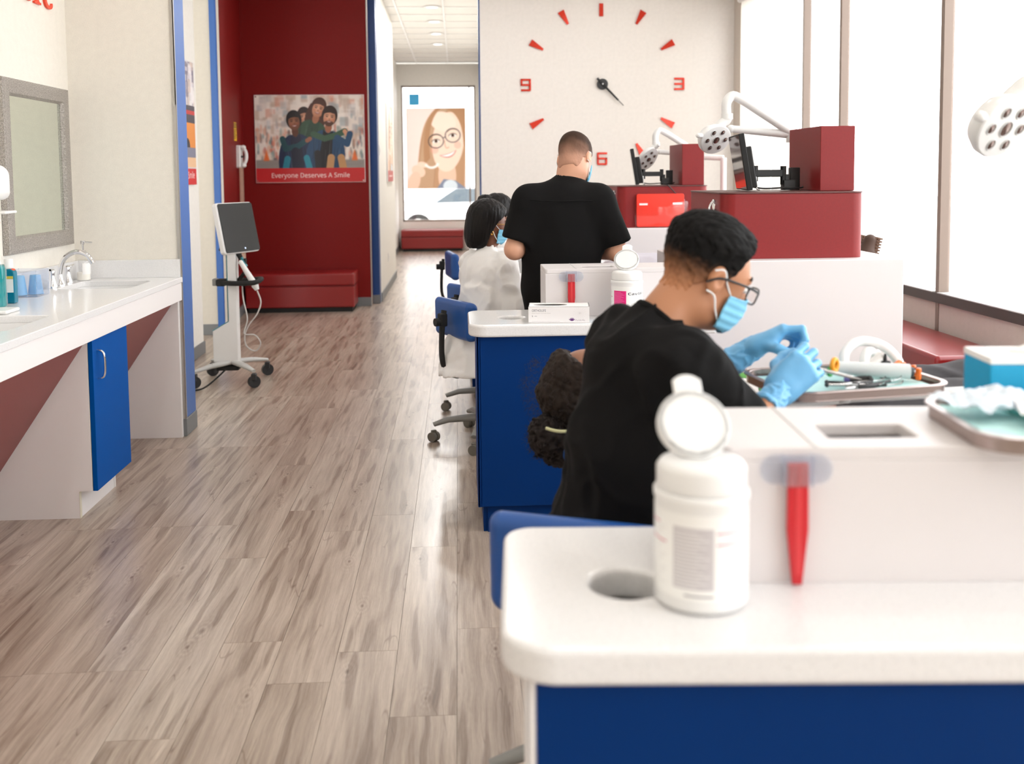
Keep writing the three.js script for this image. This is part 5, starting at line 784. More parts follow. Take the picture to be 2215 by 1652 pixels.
const brows = (t, m, c) => { for (const s of [1, -1]) mesh('eyebrow', tube([[s * 0.014, 0.026, 0.094], [s * 0.032, 0.032, 0.093], [s * 0.052, 0.026, 0.082]], 0.0034, 14, 6).applyMatrix4(m.clone()), mat(c, 0.8), t, 'dark eyebrow'); };
const scrubs = mat('#0e0d0d', 0.9, { specularIntensity: 0.4, sheen: 0.12, sheenRoughness: 0.5, sheenColor: new THREE.Color('#3a3a3e') }), maskBlue = mat('#7fc4e3', 0.7), loopW = mat('#eef0f0', 0.6), glove = mat('#6fb3e0', 0.38);
const hairDark = (c0, c1) => (f) => { const a = new THREE.Color(c0), b = new THREE.Color(c1); return (x, y, z) => { const k = f(x, y, z); return [mixN(a.r, b.r, k), mixN(a.g, b.g, k), mixN(a.b, b.b, k)]; }; };
const hairMat = (r = 0.6) => mat('#ffffff', r, { vertexColors: true, specularIntensity: 0.4 });
const legsField = (hipL, hipR, kneeL, kneeR, ankL, ankR, r = [0.095, 0.066, 0.052]) => U(cap(hipL, kneeL, r[0], r[1]), cap(hipR, kneeR, r[0], r[1]), cap(kneeL, ankL, r[1], r[2]), cap(kneeR, ankR, r[1], r[2]), cap(hipL, hipR, 0.1), 0.04);
const shoeGeo = (a, dir) => { const d = nrm(dir), g = ext(rrect(-0.042, -0.07, 0.042, 0.2, 0.04), 0.075, 0.02, 4).rotateX(-PI / 2), p = g.attributes.position; for (let i = 0; i < p.count; i++) { const z = -p.getZ(i); if (z > 0.05) p.setY(i, p.getY(i) * (1 - 2.6 * (z - 0.05))); } g.computeVertexNormals(); return g.rotateY(Math.atan2(-d[0], -d[2])).translate(a[0], 0.001, a[2]); };

// ============ seated man with blue gloves
{
  const O = [0.3, 0, -2.16], t = thing('person', 'seated man in black scrubs, glasses, mask and blue gloves bending over a tray', 'person', [0.3, 0, 2.16]);
  const F = nrm([0.9, 0, -0.43]), up = [0, 1, 0], R = crs(F, up);
  const pel = Q(0.36, 0.655, 2.16), wai = Q(0.372, 0.81, 2.14), che = Q(0.412, 0.965, 2.155), nb = Q(0.446, 1.115, 2.175), sL = Q(0.39, 1.05, 2.3), sR = Q(0.476, 1.04, 2.03), eR = Q(0.605, 0.885, 2.07), wR = Q(0.715, 0.945, 2.19), eL = Q(0.6, 0.9, 2.5), wL = Q(0.735, 1.0, 2.47);
  const hf = frameOf([0.86, -0.4, -0.25], [0.38, 0.92, 0]), ho = Q(0.56, 1.232, 2.2), hs = 1.01, hm = headMatrix(ho, hf, hs);
  const inv = new THREE.Matrix4().copy(hm).invert(), nl = new V3(...nb).applyMatrix4(inv);
  const H0 = headField({ jaw: 1.05, neck: [nl.x, nl.y, nl.z], nk: 1.08 });
  const skin = skinMat('#b87f5c');
  const headG = net(H0.f, [-0.105, -0.26, -0.19], [0.105, 0.135, 0.14], 0.0032).applyMatrix4(hm);
  const armR = U(cap(sR, eR, 0.052, 0.043), cap(eR, wR, 0.043, 0.028), 0.02), armL = U(cap(sL, eL, 0.052, 0.043), cap(eL, wL, 0.043, 0.028), 0.02);
  const core = U(armR, armL, cap(sL, sR, 0.05), cap(nb, che, 0.055, 0.09), cap(che, pel, 0.09, 0.1), 0.03);
  const bl = boundsOf([sL, sR, eR, wR, eL, wL, pel, nb], 0.13), bodyG = net(core, bl[0], bl[1], 0.008);
  bodyMesh('body', [bodyG, headG], skin, t, 'warm tan skin', O);
  // scrub top
  const tor = U(ell(pel, 0.18, 0.15, 0.145, R, up, F), ell(wai, 0.155, 0.16, 0.122, R, nrm([0.1, 1, 0]), F), ell(che, 0.15, 0.165, 0.122, R, nrm([0.25, 1, 0]), F), cap(sL, sR, 0.066), cap(nb, che, 0.066, 0.1), 0.055);
  const slv = (s, e, f) => cut(cap(add(s, sub(e, s), -0.05), add(s, sub(e, s), 1.2), 0.074, 0.071), lerp3(s, e, f), nrm(sub(e, s)));
  let top = U(tor, slv(sR, eR, 0.86), slv(sL, eL, 0.8), 0.05);
  top = folds(top, 0.015, 8, [1, 0.5, 1], 3); top = folds(top, 0.007, 18, [1, 0.6, 1], 8);
  top = minus(top, U(cap(add(nb, [-0.01, -0.012, 0]), ho, 0.062, 0.075), cap(lerp3(sR, eR, 0.7), eR, 0.05, 0.055), cap(lerp3(sL, eL, 0.7), eL, 0.05, 0.055), 0.01));
  const tb = boundsOf([sL, sR, eR, eL, pel, nb, wai], 0.16); tb[0][1] = 0.585;
  const garment = mesh('scrub_top', net(top, tb[0], tb[1], 0.007).translate(-O[0], -O[1], -O[2]), scrubs, t, 'black short sleeved scrub top');
  // collar band
  { const c = add(nb, nrm(sub(ho, nb)), 0.012), ax = frameOf(nrm(sub(ho, nb)), [0, 0, 1]), ring = []; for (let i = 0; i < 24; i++) { const a = i * PI / 12; ring.push(add(add(c, ax.R, 0.0655 * Math.cos(a)), ax.U, 0.0655 * Math.sin(a))); } mesh('collar', tube(ring, 0.009, 60, 8, true).translate(-O[0], -O[1], -O[2]), scrubs, garment); }
  const kL = Q(0.7, 0.54, 2.36), kR = Q(0.7, 0.53, 2.12), aL = Q(0.64, 0.1, 2.38), aR = Q(0.6, 0.1, 2.16);
  const legs = U(ell(Q(0.35, 0.63, 2.17), 0.19, 0.09, 0.17, R, up, F), legsField(Q(0.36, 0.64, 2.27), Q(0.38, 0.64, 2.08), kL, kR, aL, aR), 0.05), lb = boundsOf([pel, kL, kR, aL, aR], 0.2); lb[0][1] = 0.08; mesh('trousers', net(legs, lb[0], lb[1], 0.012).translate(-O[0], -O[1], -O[2]), scrubs, t, 'black scrub trousers');
  for (const a of [aL, aR]) mesh('shoe', shoeGeo(a, F).translate(-O[0], -O[1], -O[2]), M.blackMat, t);
  // gloves
  const gR = handField(1, [[0.55, 0.75, 0.35], [0.65, 0.95, 0.5], [0.8, 1.15, 0.6], [0.9, 1.2, 0.6]], [[[0.55, -0.65, 0.5], 0.04, 0.0125], [[0.1, -0.55, 0.85], 0.034, 0.011], [[-0.25, -0.35, 0.9], 0.028, 0.01]]);
  const gL = handField(-1, [[0.5, 1.35, 0.9], [0.85, 1.45, 1.0], [0.95, 1.45, 1.0], [1.0, 1.4, 1.0]], [[[0.6, -0.6, 0.5], 0.04, 0.0125], [[0.1, -0.75, 0.6], 0.034, 0.011], [[-0.3, -0.6, 0.7], 0.028, 0.01]]);
  const fR = nrm([0.74, 0.64, -0.12]), pR = nrm([0.3, -0.3, -0.9]), fL = nrm([0.84, 0.5, 0.1]), pL = nrm([0.45, -0.75, 0.35]);
  for (const [h, w, f, p, arm] of [[gR, wR, fR, pR, [eR, wR]], [gL, wL, fL, pL, [eL, wL]]]) {
    const m = handMatrix(add(w, f, 0.012), f, p, 1.12), e = arm[0], dirA = nrm(sub(arm[1], e)), cuff = cut(cap(add(arm[1], dirA, -0.055), add(arm[1], f, 0.03), 0.0355, 0.028), add(arm[1], dirA, -0.055), dirA.map((x) => -x), 0.003);
    const cb = boundsOf([add(arm[1], dirA, -0.08), add(arm[1], f, 0.04)], 0.05), cg = net(folds(cuff, 0.004, 60, [1, 1, 1]), cb[0], cb[1], 0.003), hg = handNet(h, m, 0.0028), o = bodyMesh('glove', [cg, hg], glove, t, 'light blue nitrile glove', O);
  }
  // hair: short, faded at the sides
  const hairF = shortHair(H0.skull, (x, y, z) => 0.0006 + 0.0034 * sstep(-0.068, -0.02, y) + 0.017 * sstep(0.015, 0.09, y) + 0.006 * sstep(0.02, 0.08, z) * sstep(0.06, 0.1, y), [[-0.08, -0.055], [-0.035, -0.05], [-0.02, -0.03], [0.0, 0.012], [0.02, 0.03], [0.045, 0.036], [0.07, 0.046], [0.09, 0.058], [0.14, 0.078]], (x, y, z) => -0.066 + 0.03 * Math.abs(x) - y, 0.0035, 2);
  const earCut = U(ell([0.083, -0.01, -0.012], 0.022, 0.038, 0.024), ell([-0.083, -0.01, -0.012], 0.022, 0.038, 0.024), 0.003);
  mesh('hair', net(minus(hairF, earCut), [-0.12, -0.09, -0.16], [0.12, 0.17, 0.13], 0.0026, hairDark('#b87f5c', '#0a0807')((x, y, z) => sstep(-0.064, 0.03, y + 0.012 * ns(x * 90, y * 90, z * 90)))).applyMatrix4(hm).translate(-O[0], -O[1], -O[2]), hairMat(0.8), t, 'short black hair faded at the nape');
  const acc = new THREE.Group(); acc.name = 'face'; 
  const before = new Set(t.children);
  maskParts(t, H0.core, hm, maskBlue, 0, loopW); glasses(t, hm, M.black, 0.0021); brows(t, hm, '#1b1512'); eyes(t, hm);
  t.children.filter((c) => !before.has(c)).forEach((c) => place(c, O));
  // instruments held in the gloves
  const hold = (label, a, b, r, tipMat, name) => { const o = thing(name, label, 'instrument', [a[0], a[1], -a[2]]); mesh('shaft', rod([0, 0, 0], sub(b, a), r, r * 0.8, 12), M.steel, o); mesh('end_cap', rod(sub(lerp3(a, b, -0.12), a), [0, 0, 0], r * 1.5, r * 1.6, 14), tipMat, o); mesh('tip', rod(sub(b, a), sub(add(b, nrm(sub(b, a)), 0.02), a), r * 0.6, 0.0006, 8), M.steel, o); };
  hold('slim steel probe held between the blue gloves', Q(0.815, 0.99, 2.42), Q(0.885, 0.968, 2.34), 0.0032, M.blackMat, 'dental_probe');
  hold('steel wire holder gripped in the blue glove above the tray', Q(0.83, 1.0, 2.24), Q(0.905, 0.985, 2.2), 0.005, M.darkGrey, 'wire_holder');
  const rb = thing('rubber_band_wheel', 'small orange and green elastic wheel held above the instrument tray', 'elastic wheel', [0.885, 1.002, 2.26]); mesh('orange_ring', new THREE.TorusGeometry(0.014, 0.006, 8, 20).rotateY(0.8), mat('#f2a01e', 0.5), rb, 'orange ring'); mesh('green_ring', new THREE.TorusGeometry(0.008, 0.005, 8, 16).rotateY(0.8).translate(-0.012, -0.014, 0.004), mat('#3f9c4a', 0.5), rb, 'green ring');
}
// ============ standing man seen from behind
{
  const O = [0.51, 0, -4.86], t = thing('person', 'standing man in black scrubs with buzzed hair seen from behind', 'person', [0.51, 0, 4.86]);
  const F = nrm([0.08, 0, -1]), up = [0, 1, 0], R = crs(F, up);
  const pel = Q(0.51, 0.93, 4.86), wai = Q(0.51, 1.08, 4.86), che = Q(0.515, 1.25, 4.87), nb = Q(0.553, 1.405, 4.9), sL = Q(0.352, 1.325, 4.86), sR = Q(0.69, 1.325, 4.84), eL = Q(0.275, 1.09, 4.83), eR = Q(0.785, 1.075, 4.82), wL = Q(0.4, 1.06, 5.06), wR = Q(0.66, 1.05, 5.06);
  const hf = frameOf([0.42, -0.58, -0.72], [0.15, 0.85, -0.45]), ho = Q(0.588, 1.535, 4.93), hm = headMatrix(ho, hf, 1.02), nl = new V3(...nb).applyMatrix4(new THREE.Matrix4().copy(hm).invert());
  const H0 = headField({ jaw: 1.1, neck: [nl.x, nl.y, nl.z], nk: 1.18 });
  const headG = net(H0.f, [-0.105, -0.26, -0.19], [0.105, 0.135, 0.14], 0.0034).applyMatrix4(hm);
  const arms = U(cap(sR, eR, 0.052, 0.046), cap(eR, wR, 0.046, 0.03), cap(sL, eL, 0.052, 0.046), cap(eL, wL, 0.046, 0.03), cap(sL, sR, 0.05), cap(nb, che, 0.06, 0.09), cap(che, pel, 0.09, 0.1), 0.03), bb = boundsOf([sL, sR, eL, eR, wL, wR, pel, nb], 0.12);
  const hands = [[1, wR, [-0.25, -0.1, -0.95], [-0.8, -0.5, 0]], [-1, wL, [0.25, -0.1, -0.95], [0.8, -0.5, 0]]].map(([s, w, f, p]) => handNet(bare(s), handMatrix(w, f, p, 1.05), 0.0035));
  bodyMesh('body', [net(arms, bb[0], bb[1], 0.009), headG, ...hands], skinMat('#dba487'), t, 'fair skin', O);
  const slv = (s, e, f) => cut(cap(s, add(s, sub(e, s), 1.2), 0.082, 0.078), lerp3(s, e, f), nrm(sub(e, s)));
  let top = U(ell(add(pel, [0, -0.02, 0]), 0.2, 0.2, 0.15, R, up, F), ell(wai, 0.2, 0.2, 0.145, R, up, F), ell(che, 0.205, 0.19, 0.135, R, up, F), cap(sL, sR, 0.068), cap(nb, che, 0.075, 0.11), slv(sR, eR, 0.86), slv(sL, eL, 0.82), 0.05);
  top = folds(top, 0.009, 7, [1, 0.3, 1], 5); top = minus(top, U(cap(add(nb, [0, -0.005, 0]), ho, 0.068, 0.075), cap(lerp3(sR, eR, 0.7), eR, 0.056, 0.06), cap(lerp3(sL, eL, 0.7), eL, 0.056, 0.06), 0.01));
  const tb = boundsOf([sL, sR, eR, eL, nb, pel], 0.18); tb[0][1] = 0.78; const garment = mesh('scrub_top', net(top, tb[0], tb[1], 0.009).translate(-O[0], 0, -O[2]), scrubs, t, 'black short sleeved scrub top');
  { const ring = [], c = add(nb, [0.002, 0.012, 0]), ax = frameOf(nrm([0.12, 1, -0.25]), [0, 0, 1]); for (let i = 0; i < 24; i++) { const a = i * PI / 12; ring.push(add(add(c, ax.R, 0.068 * Math.cos(a)), ax.U, 0.066 * Math.sin(a))); } mesh('collar', tube(ring, 0.007, 60, 8, true).translate(-O[0], 0, -O[2]), scrubs, garment); }
  mesh('yoke_seam', tube([[-0.16, 1.335, 0.105], [-0.08, 1.33, 0.128], [0, 1.328, 0.135], [0.08, 1.33, 0.128], [0.17, 1.325, 0.1]], 0.0025, 40, 6), scrubs, garment);
  const kL = Q(0.41, 0.5, 4.88), kR = Q(0.61, 0.5, 4.88), aL = Q(0.4, 0.09, 4.84), aR = Q(0.62, 0.09, 4.84), lf = legsField(Q(0.42, 0.88, 4.86), Q(0.6, 0.88, 4.86), kL, kR, aL, aR, [0.1, 0.075, 0.062]), lb = boundsOf([pel, kL, kR, aL, aR], 0.15); lb[0][1] = 0.06; mesh('trousers', net(lf, lb[0], lb[1], 0.012).translate(-O[0], 0, -O[2]), scrubs, t, 'black scrub trousers');
  for (const a of [aL, aR]) mesh('shoe', shoeGeo(a, F).translate(-O[0], 0, -O[2]), M.blackMat, t);
  const hairF = shortHair(H0.skull, (x, y, z) => 0.0035 + 0.007 * sstep(0.03, 0.1, y), [[-0.07, -0.05], [-0.03, -0.045], [0.0, 0.01], [0.03, 0.035], [0.06, 0.07], [0.14, 0.11]], (x, y, z) => -0.088 + 0.012 * ns(x * 30, 2, z * 30) - y, 0.0012, 6), earCut = U(ell([0.083, -0.01, -0.012], 0.022, 0.038, 0.024), ell([-0.083, -0.01, -0.012], 0.022, 0.038, 0.024), 0.003);
  mesh('hair', net(minus(hairF, earCut), [-0.11, -0.11, -0.15], [0.11, 0.15, 0.12], 0.003, hairDark('#c0917a', '#3c2a1f')((x, y, z) => sstep(-0.09, 0.06, y + 0.02 * ns(x * 25, y * 25, z * 25)))).applyMatrix4(hm).translate(-O[0], 0, -O[2]), hairMat(0.75), t, 'buzzed light brown hair');
  const before = new Set(t.children); maskParts(t, H0.core, hm, maskBlue, 0, loopW); eyes(t, hm, '#4a6472'); t.children.filter((c) => !before.has(c)).forEach((c) => place(c, O));
}
// ============ women on stools in white coats
function coatPerson(label, O, F0, j, skinC, hair, head, withGlasses, tag) {
  const t = thing('person', label, 'person', [O[0], 0, -O[2]]), F = nrm(F0), up = [0, 1, 0], R = crs(F, up), { pel, wai, che, nb, sL, sR, eL, eR, wL, wR } = j;
  const hf = frameOf(head.F, head.U), hm = headMatrix(head.o, hf, 0.97), nl = new V3(...nb).applyMatrix4(new THREE.Matrix4().copy(hm).invert()), H0 = headField({ jaw: 0.92, neck: [nl.x, nl.y, nl.z], nk: 0.92 });
  const headG = net(H0.f, [-0.105, -0.26, -0.19], [0.105, 0.135, 0.14], 0.0034).applyMatrix4(hm);
  const core = U(cap(sR, eR, 0.045, 0.04), cap(eR, wR, 0.04, 0.025), cap(sL, eL, 0.045, 0.04), cap(eL, wL, 0.04, 0.025), cap(sL, sR, 0.045), cap(nb, che, 0.05, 0.08), cap(che, pel, 0.08, 0.09), 0.03), bb = boundsOf([sL, sR, eL, eR, wL, wR, pel, nb], 0.1);
  const hands = [[1, wR, nrm(sub(wR, eR))], [-1, wL, nrm(sub(wL, eL))]].map(([s, w, f]) => handNet(bare(s), handMatrix(w, f, [0, -1, 0.1], 0.92), 0.004));
  bodyMesh('body', [net(core, bb[0], bb[1], 0.009), headG, ...hands], skinMat(skinC), t, 'brown skin', [O[0], 0, O[2]]);
  const arm = (s, e, w) => U(cap(s, e, 0.066, 0.062), cut(cap(e, w, 0.062, 0.048), lerp3(e, w, 0.92), nrm(sub(w, e))), 0.03);
  let coat = U(ell(pel, 0.185, 0.16, 0.16, R, up, F), ell(wai, 0.165, 0.17, 0.13, R, up, F), ell(che, 0.165, 0.16, 0.125, R, up, F), cap(sL, sR, 0.06), cap(nb, che, 0.055, 0.09), arm(sR, eR, wR), arm(sL, eL, wL), 0.03);
  const tail = cut(cap(add(pel, F, -0.06), add(add(pel, F, -0.1), [0, -0.22, 0]), 0.15, 0.19), add(pel, [0, -0.2, 0]), [0, -1, 0]);
  coat = folds(U(coat, minus(tail, ell(add(add(pel, F, 0.1), [0, -0.17, 0]), 0.22, 0.16, 0.26, R, up, F)), 0.05), 0.017, 9, [1, 0.55, 1], 12); coat = folds(coat, 0.005, 24, [1, 0.6, 1], 4);
  coat = minus(coat, cap(add(nb, [0, -0.02, 0]), head.o, 0.052, 0.08)); const cb = boundsOf([sL, sR, eL, eR, wL, wR, pel, nb], 0.2); cb[0][1] = pel[1] - 0.24;
  const whiteCoat = mat('#f3f0ed', 0.8); const cg = mesh('white_coat', net(coat, cb[0], cb[1], 0.0085).translate(-O[0], 0, -O[2]), whiteCoat, t, 'creased white coat');
  const col = []; for (let i = 0; i < 20; i++) { const a = i * PI / 10; col.push(add(add(add(nb, [0, 0.01, 0]), R, 0.058 * Math.cos(a)), F, 0.058 * Math.sin(a))); } mesh('shirt_collar', tube(col, 0.008, 50, 8, true).translate(-O[0], 0, -O[2]), mat('#3c55a8', 0.7), t, 'blue collar under the coat');
  mesh('lapel', tube([add(add(nb, R, 0.055), [0, 0.012, 0]), add(add(nb, R, 0.05), F, 0.075), add(add(che, R, 0.02), F, 0.135)].map((p) => [p[0] - O[0], p[1], p[2] - O[2]]), 0.012, 20, 8), whiteCoat, cg);
  const kL = add(add(pel, F, 0.42), R, -0.11), kR = add(add(pel, F, 0.42), R, 0.11), aL = [kL[0] + F[0] * -0.05, 0.1, kL[2] - F[2] * 0.05], aR = [kR[0] - F[0] * 0.05, 0.1, kR[2] - F[2] * 0.05];
  const lf = legsField(add(pel, R, -0.09), add(pel, R, 0.09), kL, kR, aL, aR), lb = boundsOf([pel, kL, kR, aL, aR], 0.15); lb[0][1] = 0.08; mesh('trousers', net(lf, lb[0], lb[1], 0.013).translate(-O[0], 0, -O[2]), mat('#26314f', 0.8), t, 'dark blue trousers'); for (const a of [aL, aR]) mesh('shoe', shoeGeo(a, F).translate(-O[0], 0, -O[2]), M.blackMat, t);
  mesh('hair', hair(H0, hm).applyMatrix4(hm).translate(-O[0], 0, -O[2]), hairMat(0.5), t, 'black hair');
  const before = new Set(t.children); maskParts(t, H0.core, hm, maskBlue, 0, loopW); brows(t, hm, '#1a1310'); eyes(t, hm);
  if (withGlasses) { glasses(t, hm, mat('#c9a25c', 0.25, { metalness: 0.9 }), 0.0013, 0.027); for (const s of [1, -1]) mesh('earring', new THREE.TorusGeometry(0.0085, 0.003, 8, 20).rotateY(PI / 2).translate(s * 0.083, -0.047, -0.012).applyMatrix4(hm), mat('#d9a94a', 0.2, { metalness: 1 }), t, 'gold hoop earring'); }
  t.children.filter((c) => !before.has(c)).forEach((c) => place(c, [O[0], 0, O[2]]));
  return t;
}
const bobBack = ell([0, -0.05, -0.062], 0.09, 0.12, 0.075), bun = ell([0, 0.07, -0.115], 0.05, 0.045, 0.05);
const strands = (d, x, y, z, s) => Math.abs(d) > 0.03 ? d : d + 0.0035 * ns(x * 70 + s, y * 8, z * 70) + 0.002 * ns(x * 190, y * 14, z * 190 + s);
coatPerson('woman in a white coat with a black bob, gold glasses and mask on a stool', [0.14, 0, -5.37], [0.8, 0, -0.6],
  { pel: Q(0.145, 0.6, 5.37), wai: Q(0.14, 0.74, 5.38), che: Q(0.155, 0.885, 5.41), nb: Q(0.165, 1.035, 5.44), sL: Q(0.075, 0.96, 5.55), sR: Q(0.245, 0.955, 5.31), eR: Q(0.3, 0.75, 5.26), wR: Q(0.47, 0.8, 5.42), eL: Q(0.2, 0.76, 5.66), wL: Q(0.42, 0.84, 5.66) }, '#7a4a33',
  (H0, hm) => net((x, y, z) => {                                        // chin length bob, swept behind the ear
    const shell = smin(H0.core(x, y, z) - 0.02 - 0.006 * sstep(0, 0.1, y), bobBack(x, y, z), 0.04);
    const lineZ = curve1([[-0.16, -0.028], [-0.06, -0.024], [0.0, 0.008], [0.03, 0.03], [0.07, 0.07], [0.1, 0.098], [0.15, 0.12]], y); return strands(smax(smax(shell, z - lineZ, 0.01), -0.142 + 0.12 * (z + 0.05) - y, 0.006), x, y, z, 1);
  }, [-0.13, -0.17, -0.16], [0.13, 0.17, 0.13], 0.0032, () => [0.008, 0.0065, 0.006]), { o: Q(0.168, 1.188, 5.45), F: [0.9, -0.12, -0.38], U: [0.1, 1, 0] }, true);
coatPerson('dark haired woman with a pinned bun half hidden beside the white coated woman', [0.21, 0, -6.03], [0.85, 0, -0.52],
  { pel: Q(0.210, 0.6, 6.04), wai: Q(0.210, 0.76, 6.04), che: Q(0.219, 0.91, 6.06), nb: Q(0.243, 1.06, 6.08), sL: Q(0.143, 0.98, 6.19), sR: Q(0.324, 0.98, 5.95), eR: Q(0.400, 0.77, 5.99), wR: Q(0.534, 0.83, 6.11), eL: Q(0.286, 0.78, 6.29), wL: Q(0.476, 0.84, 6.29) }, '#8d5c43',
  (H0) => net((x, y, z) => { const shell = smax(H0.core(x, y, z) - 0.017, z - curve1([[-0.1, -0.05], [-0.03, -0.03], [0.0, 0.01], [0.03, 0.03], [0.07, 0.07], [0.15, 0.1]], y), 0.01); return strands(smin(smax(shell, -0.07 - y, 0.01), bun(x, y, z), 0.012), x, y, z, 5); }, [-0.12, -0.09, -0.19], [0.12, 0.16, 0.12], 0.0036, () => [0.008, 0.0065, 0.006]), { o: Q(0.250, 1.213, 6.09), F: [0.85, -0.15, -0.5], U: [0.1, 1, 0] }, false);
stool('blue stool under the dark haired woman with the bun', 0.21, 6.04, 0.55, 0.5, 0.23, 1.2);
// ============ reclining patients and their chairs
{
  const O = [1.1, 0, -2.72], t = thing('person', 'patient with a curly dark puff of hair lying back in the treatment chair', 'person', [1.1, 0, 2.72]);
  const D = 2.72, ho = Q(0.385, 0.845, 2.86), hf = frameOf([0.3, 0.95, 0.0], [-0.95, 0.3, 0.05]), hm = headMatrix(ho, hf, 0.98), nb = Q(0.6, 0.775, 2.74), nl = new V3(...nb).applyMatrix4(new THREE.Matrix4().copy(hm).invert()), H0 = headField({ jaw: 0.92, neck: [nl.x, nl.y, nl.z], nk: 0.9 });
  const headG = net(H0.f, [-0.105, -0.26, -0.19], [0.105, 0.135, 0.14], 0.0036).applyMatrix4(hm);
  const sN = Q(0.66, 0.77, D - 0.17), sF = Q(0.66, 0.77, D + 0.17), eN = Q(0.88, 0.76, D - 0.22), eF = Q(0.9, 0.76, D + 0.22), wN = Q(1.06, 0.86, D - 0.06), wF = Q(1.06, 0.86, D + 0.08), pel = Q(1.12, 0.79, D), che = Q(0.76, 0.78, D);
  const core = U(cap(sN, eN, 0.042, 0.038), cap(eN, wN, 0.038, 0.026), cap(sF, eF, 0.042, 0.038), cap(eF, wF, 0.038, 0.026), cap(sN, sF, 0.045), cap(nb, che, 0.05, 0.08), cap(che, pel, 0.08, 0.09), 0.03), bb = boundsOf([sN, sF, eN, eF, wN, wF, pel, nb], 0.11);
  const hands = [[1, wN, [0.75, 0.05, -0.6]], [-1, wF, [0.75, 0.05, 0.6]]].map(([s, w, f]) => handNet(bare(s), handMatrix(w, f, [0, -1, 0], 0.9), 0.004));
  bodyMesh('body', [net(core, bb[0], bb[1], 0.01), headG, ...hands], skinMat('#8d5f47'), t, 'brown skin', O);
  const X = [1, 0, 0], Y = [0, 1, 0], Z = [0, 0, 1];
  let sh = U(ell(che, 0.17, 0.105, 0.17, X, Y, Z), ell(Q(0.95, 0.785, D), 0.2, 0.1, 0.15, X, Y, Z), cap(sN, sF, 0.06), cut(cap(sN, eN, 0.062, 0.058), lerp3(sN, eN, 0.7), nrm(sub(eN, sN))), cut(cap(sF, eF, 0.062, 0.058), lerp3(sF, eF, 0.7), nrm(sub(eF, sF))), 0.05); sh = folds(sh, 0.008, 12, [1, 1, 1], 7);
  const sb = boundsOf([sN, sF, eN, eF, pel], 0.14); mesh('shirt', net(sh, sb[0], sb[1], 0.01).translate(-O[0], 0, -O[2]), mat('#c9c4cc', 0.8), t, 'pale shirt');
  const kN = Q(1.52, 0.82, D - 0.1), kF = Q(1.52, 0.82, D + 0.1), aN = Q(1.98, 0.8, D - 0.1), aF = Q(1.98, 0.8, D + 0.1);
  let jn = U(ell(pel, 0.17, 0.1, 0.17, X, Y, Z), cap(Q(1.12, 0.79, D - 0.09), kN, 0.09, 0.068), cap(Q(1.12, 0.79, D + 0.09), kF, 0.09, 0.068), cap(kN, aN, 0.068, 0.05), cap(kF, aF, 0.068, 0.05), 0.04); jn = folds(jn, 0.01, 11, [1, 1, 1], 2); const jb = boundsOf([pel, kN, kF, aN, aF], 0.19); mesh('jeans', net(jn, jb[0], jb[1], 0.0105).translate(-O[0], 0, -O[2]), mat('#4a484b', 0.9), t, 'charcoal grey jeans');
  for (const a of [aN, aF]) { const s = mesh('shoe', net(U(cap(add(a, [0.06, -0.02, 0]), add(a, [0.12, 0.15, 0]), 0.045, 0.036), cap(add(a, [0.02, 0.02, 0]), add(a, [0.1, 0.06, 0]), 0.045, 0.045), 0.04), add(a, [-0.06, -0.1, -0.07]), add(a, [0.2, 0.22, 0.07]), 0.006).translate(-O[0], 0, -O[2]), mat('#4a3428', 0.7), t, 'brown shoe'); const lug = [rod([a[0] + 0.1 - O[0], a[1] - 0.06, a[2] - O[2]], [a[0] + 0.155 - O[0], a[1] + 0.17, a[2] - O[2]], 0.03, 0.026)]; for (let i = 0; i < 14; i++) lug.push(bx(0.03, 0.009, 0.066, a[0] + 0.112 + i * 0.0042 - O[0], a[1] - 0.055 + i * 0.0165, a[2] - O[2], 0.003)); mesh('ribbed_sole', lug, mat('#6b5040', 0.8), s, 'ribbed brown sole'); }
  // curly hair: tight bulk, hanging puff and loose frizz
  const curlN = (x, y, z) => 0.006 * ns(x * 45, y * 45, z * 45) + 0.005 * ns(x * 95, y * 95, z * 95 + 4) + 0.003 * ns(x * 190, y * 190, z * 190);
  const hf2 = (x, y, z) => { const d0 = H0.core(x, y, z); if (d0 > 0.09) return d0; const shell = smax(H0.core(x, y, z) - 0.03 - 0.014 * sstep(-0.02, -0.08, z), z - curve1([[-0.1, -0.05], [-0.03, -0.03], [0.0, 0.01], [0.03, 0.035], [0.07, 0.06], [0.16, 0.085]], y), 0.015); return smax(shell, -0.085 - y, 0.02) + curlN(x, y, z); };
  mesh('hair', net(hf2, [-0.15, -0.12, -0.2], [0.15, 0.19, 0.12], 0.0042, (x, y, z) => { const k = 0.5 + 0.5 * ns(x * 60, y * 60, z * 60); return [0.016 + 0.012 * k, 0.011 + 0.007 * k, 0.009 + 0.004 * k]; }).applyMatrix4(hm).translate(-O[0], 0, -O[2]), hairMat(0.7), t, 'dark curly hair');
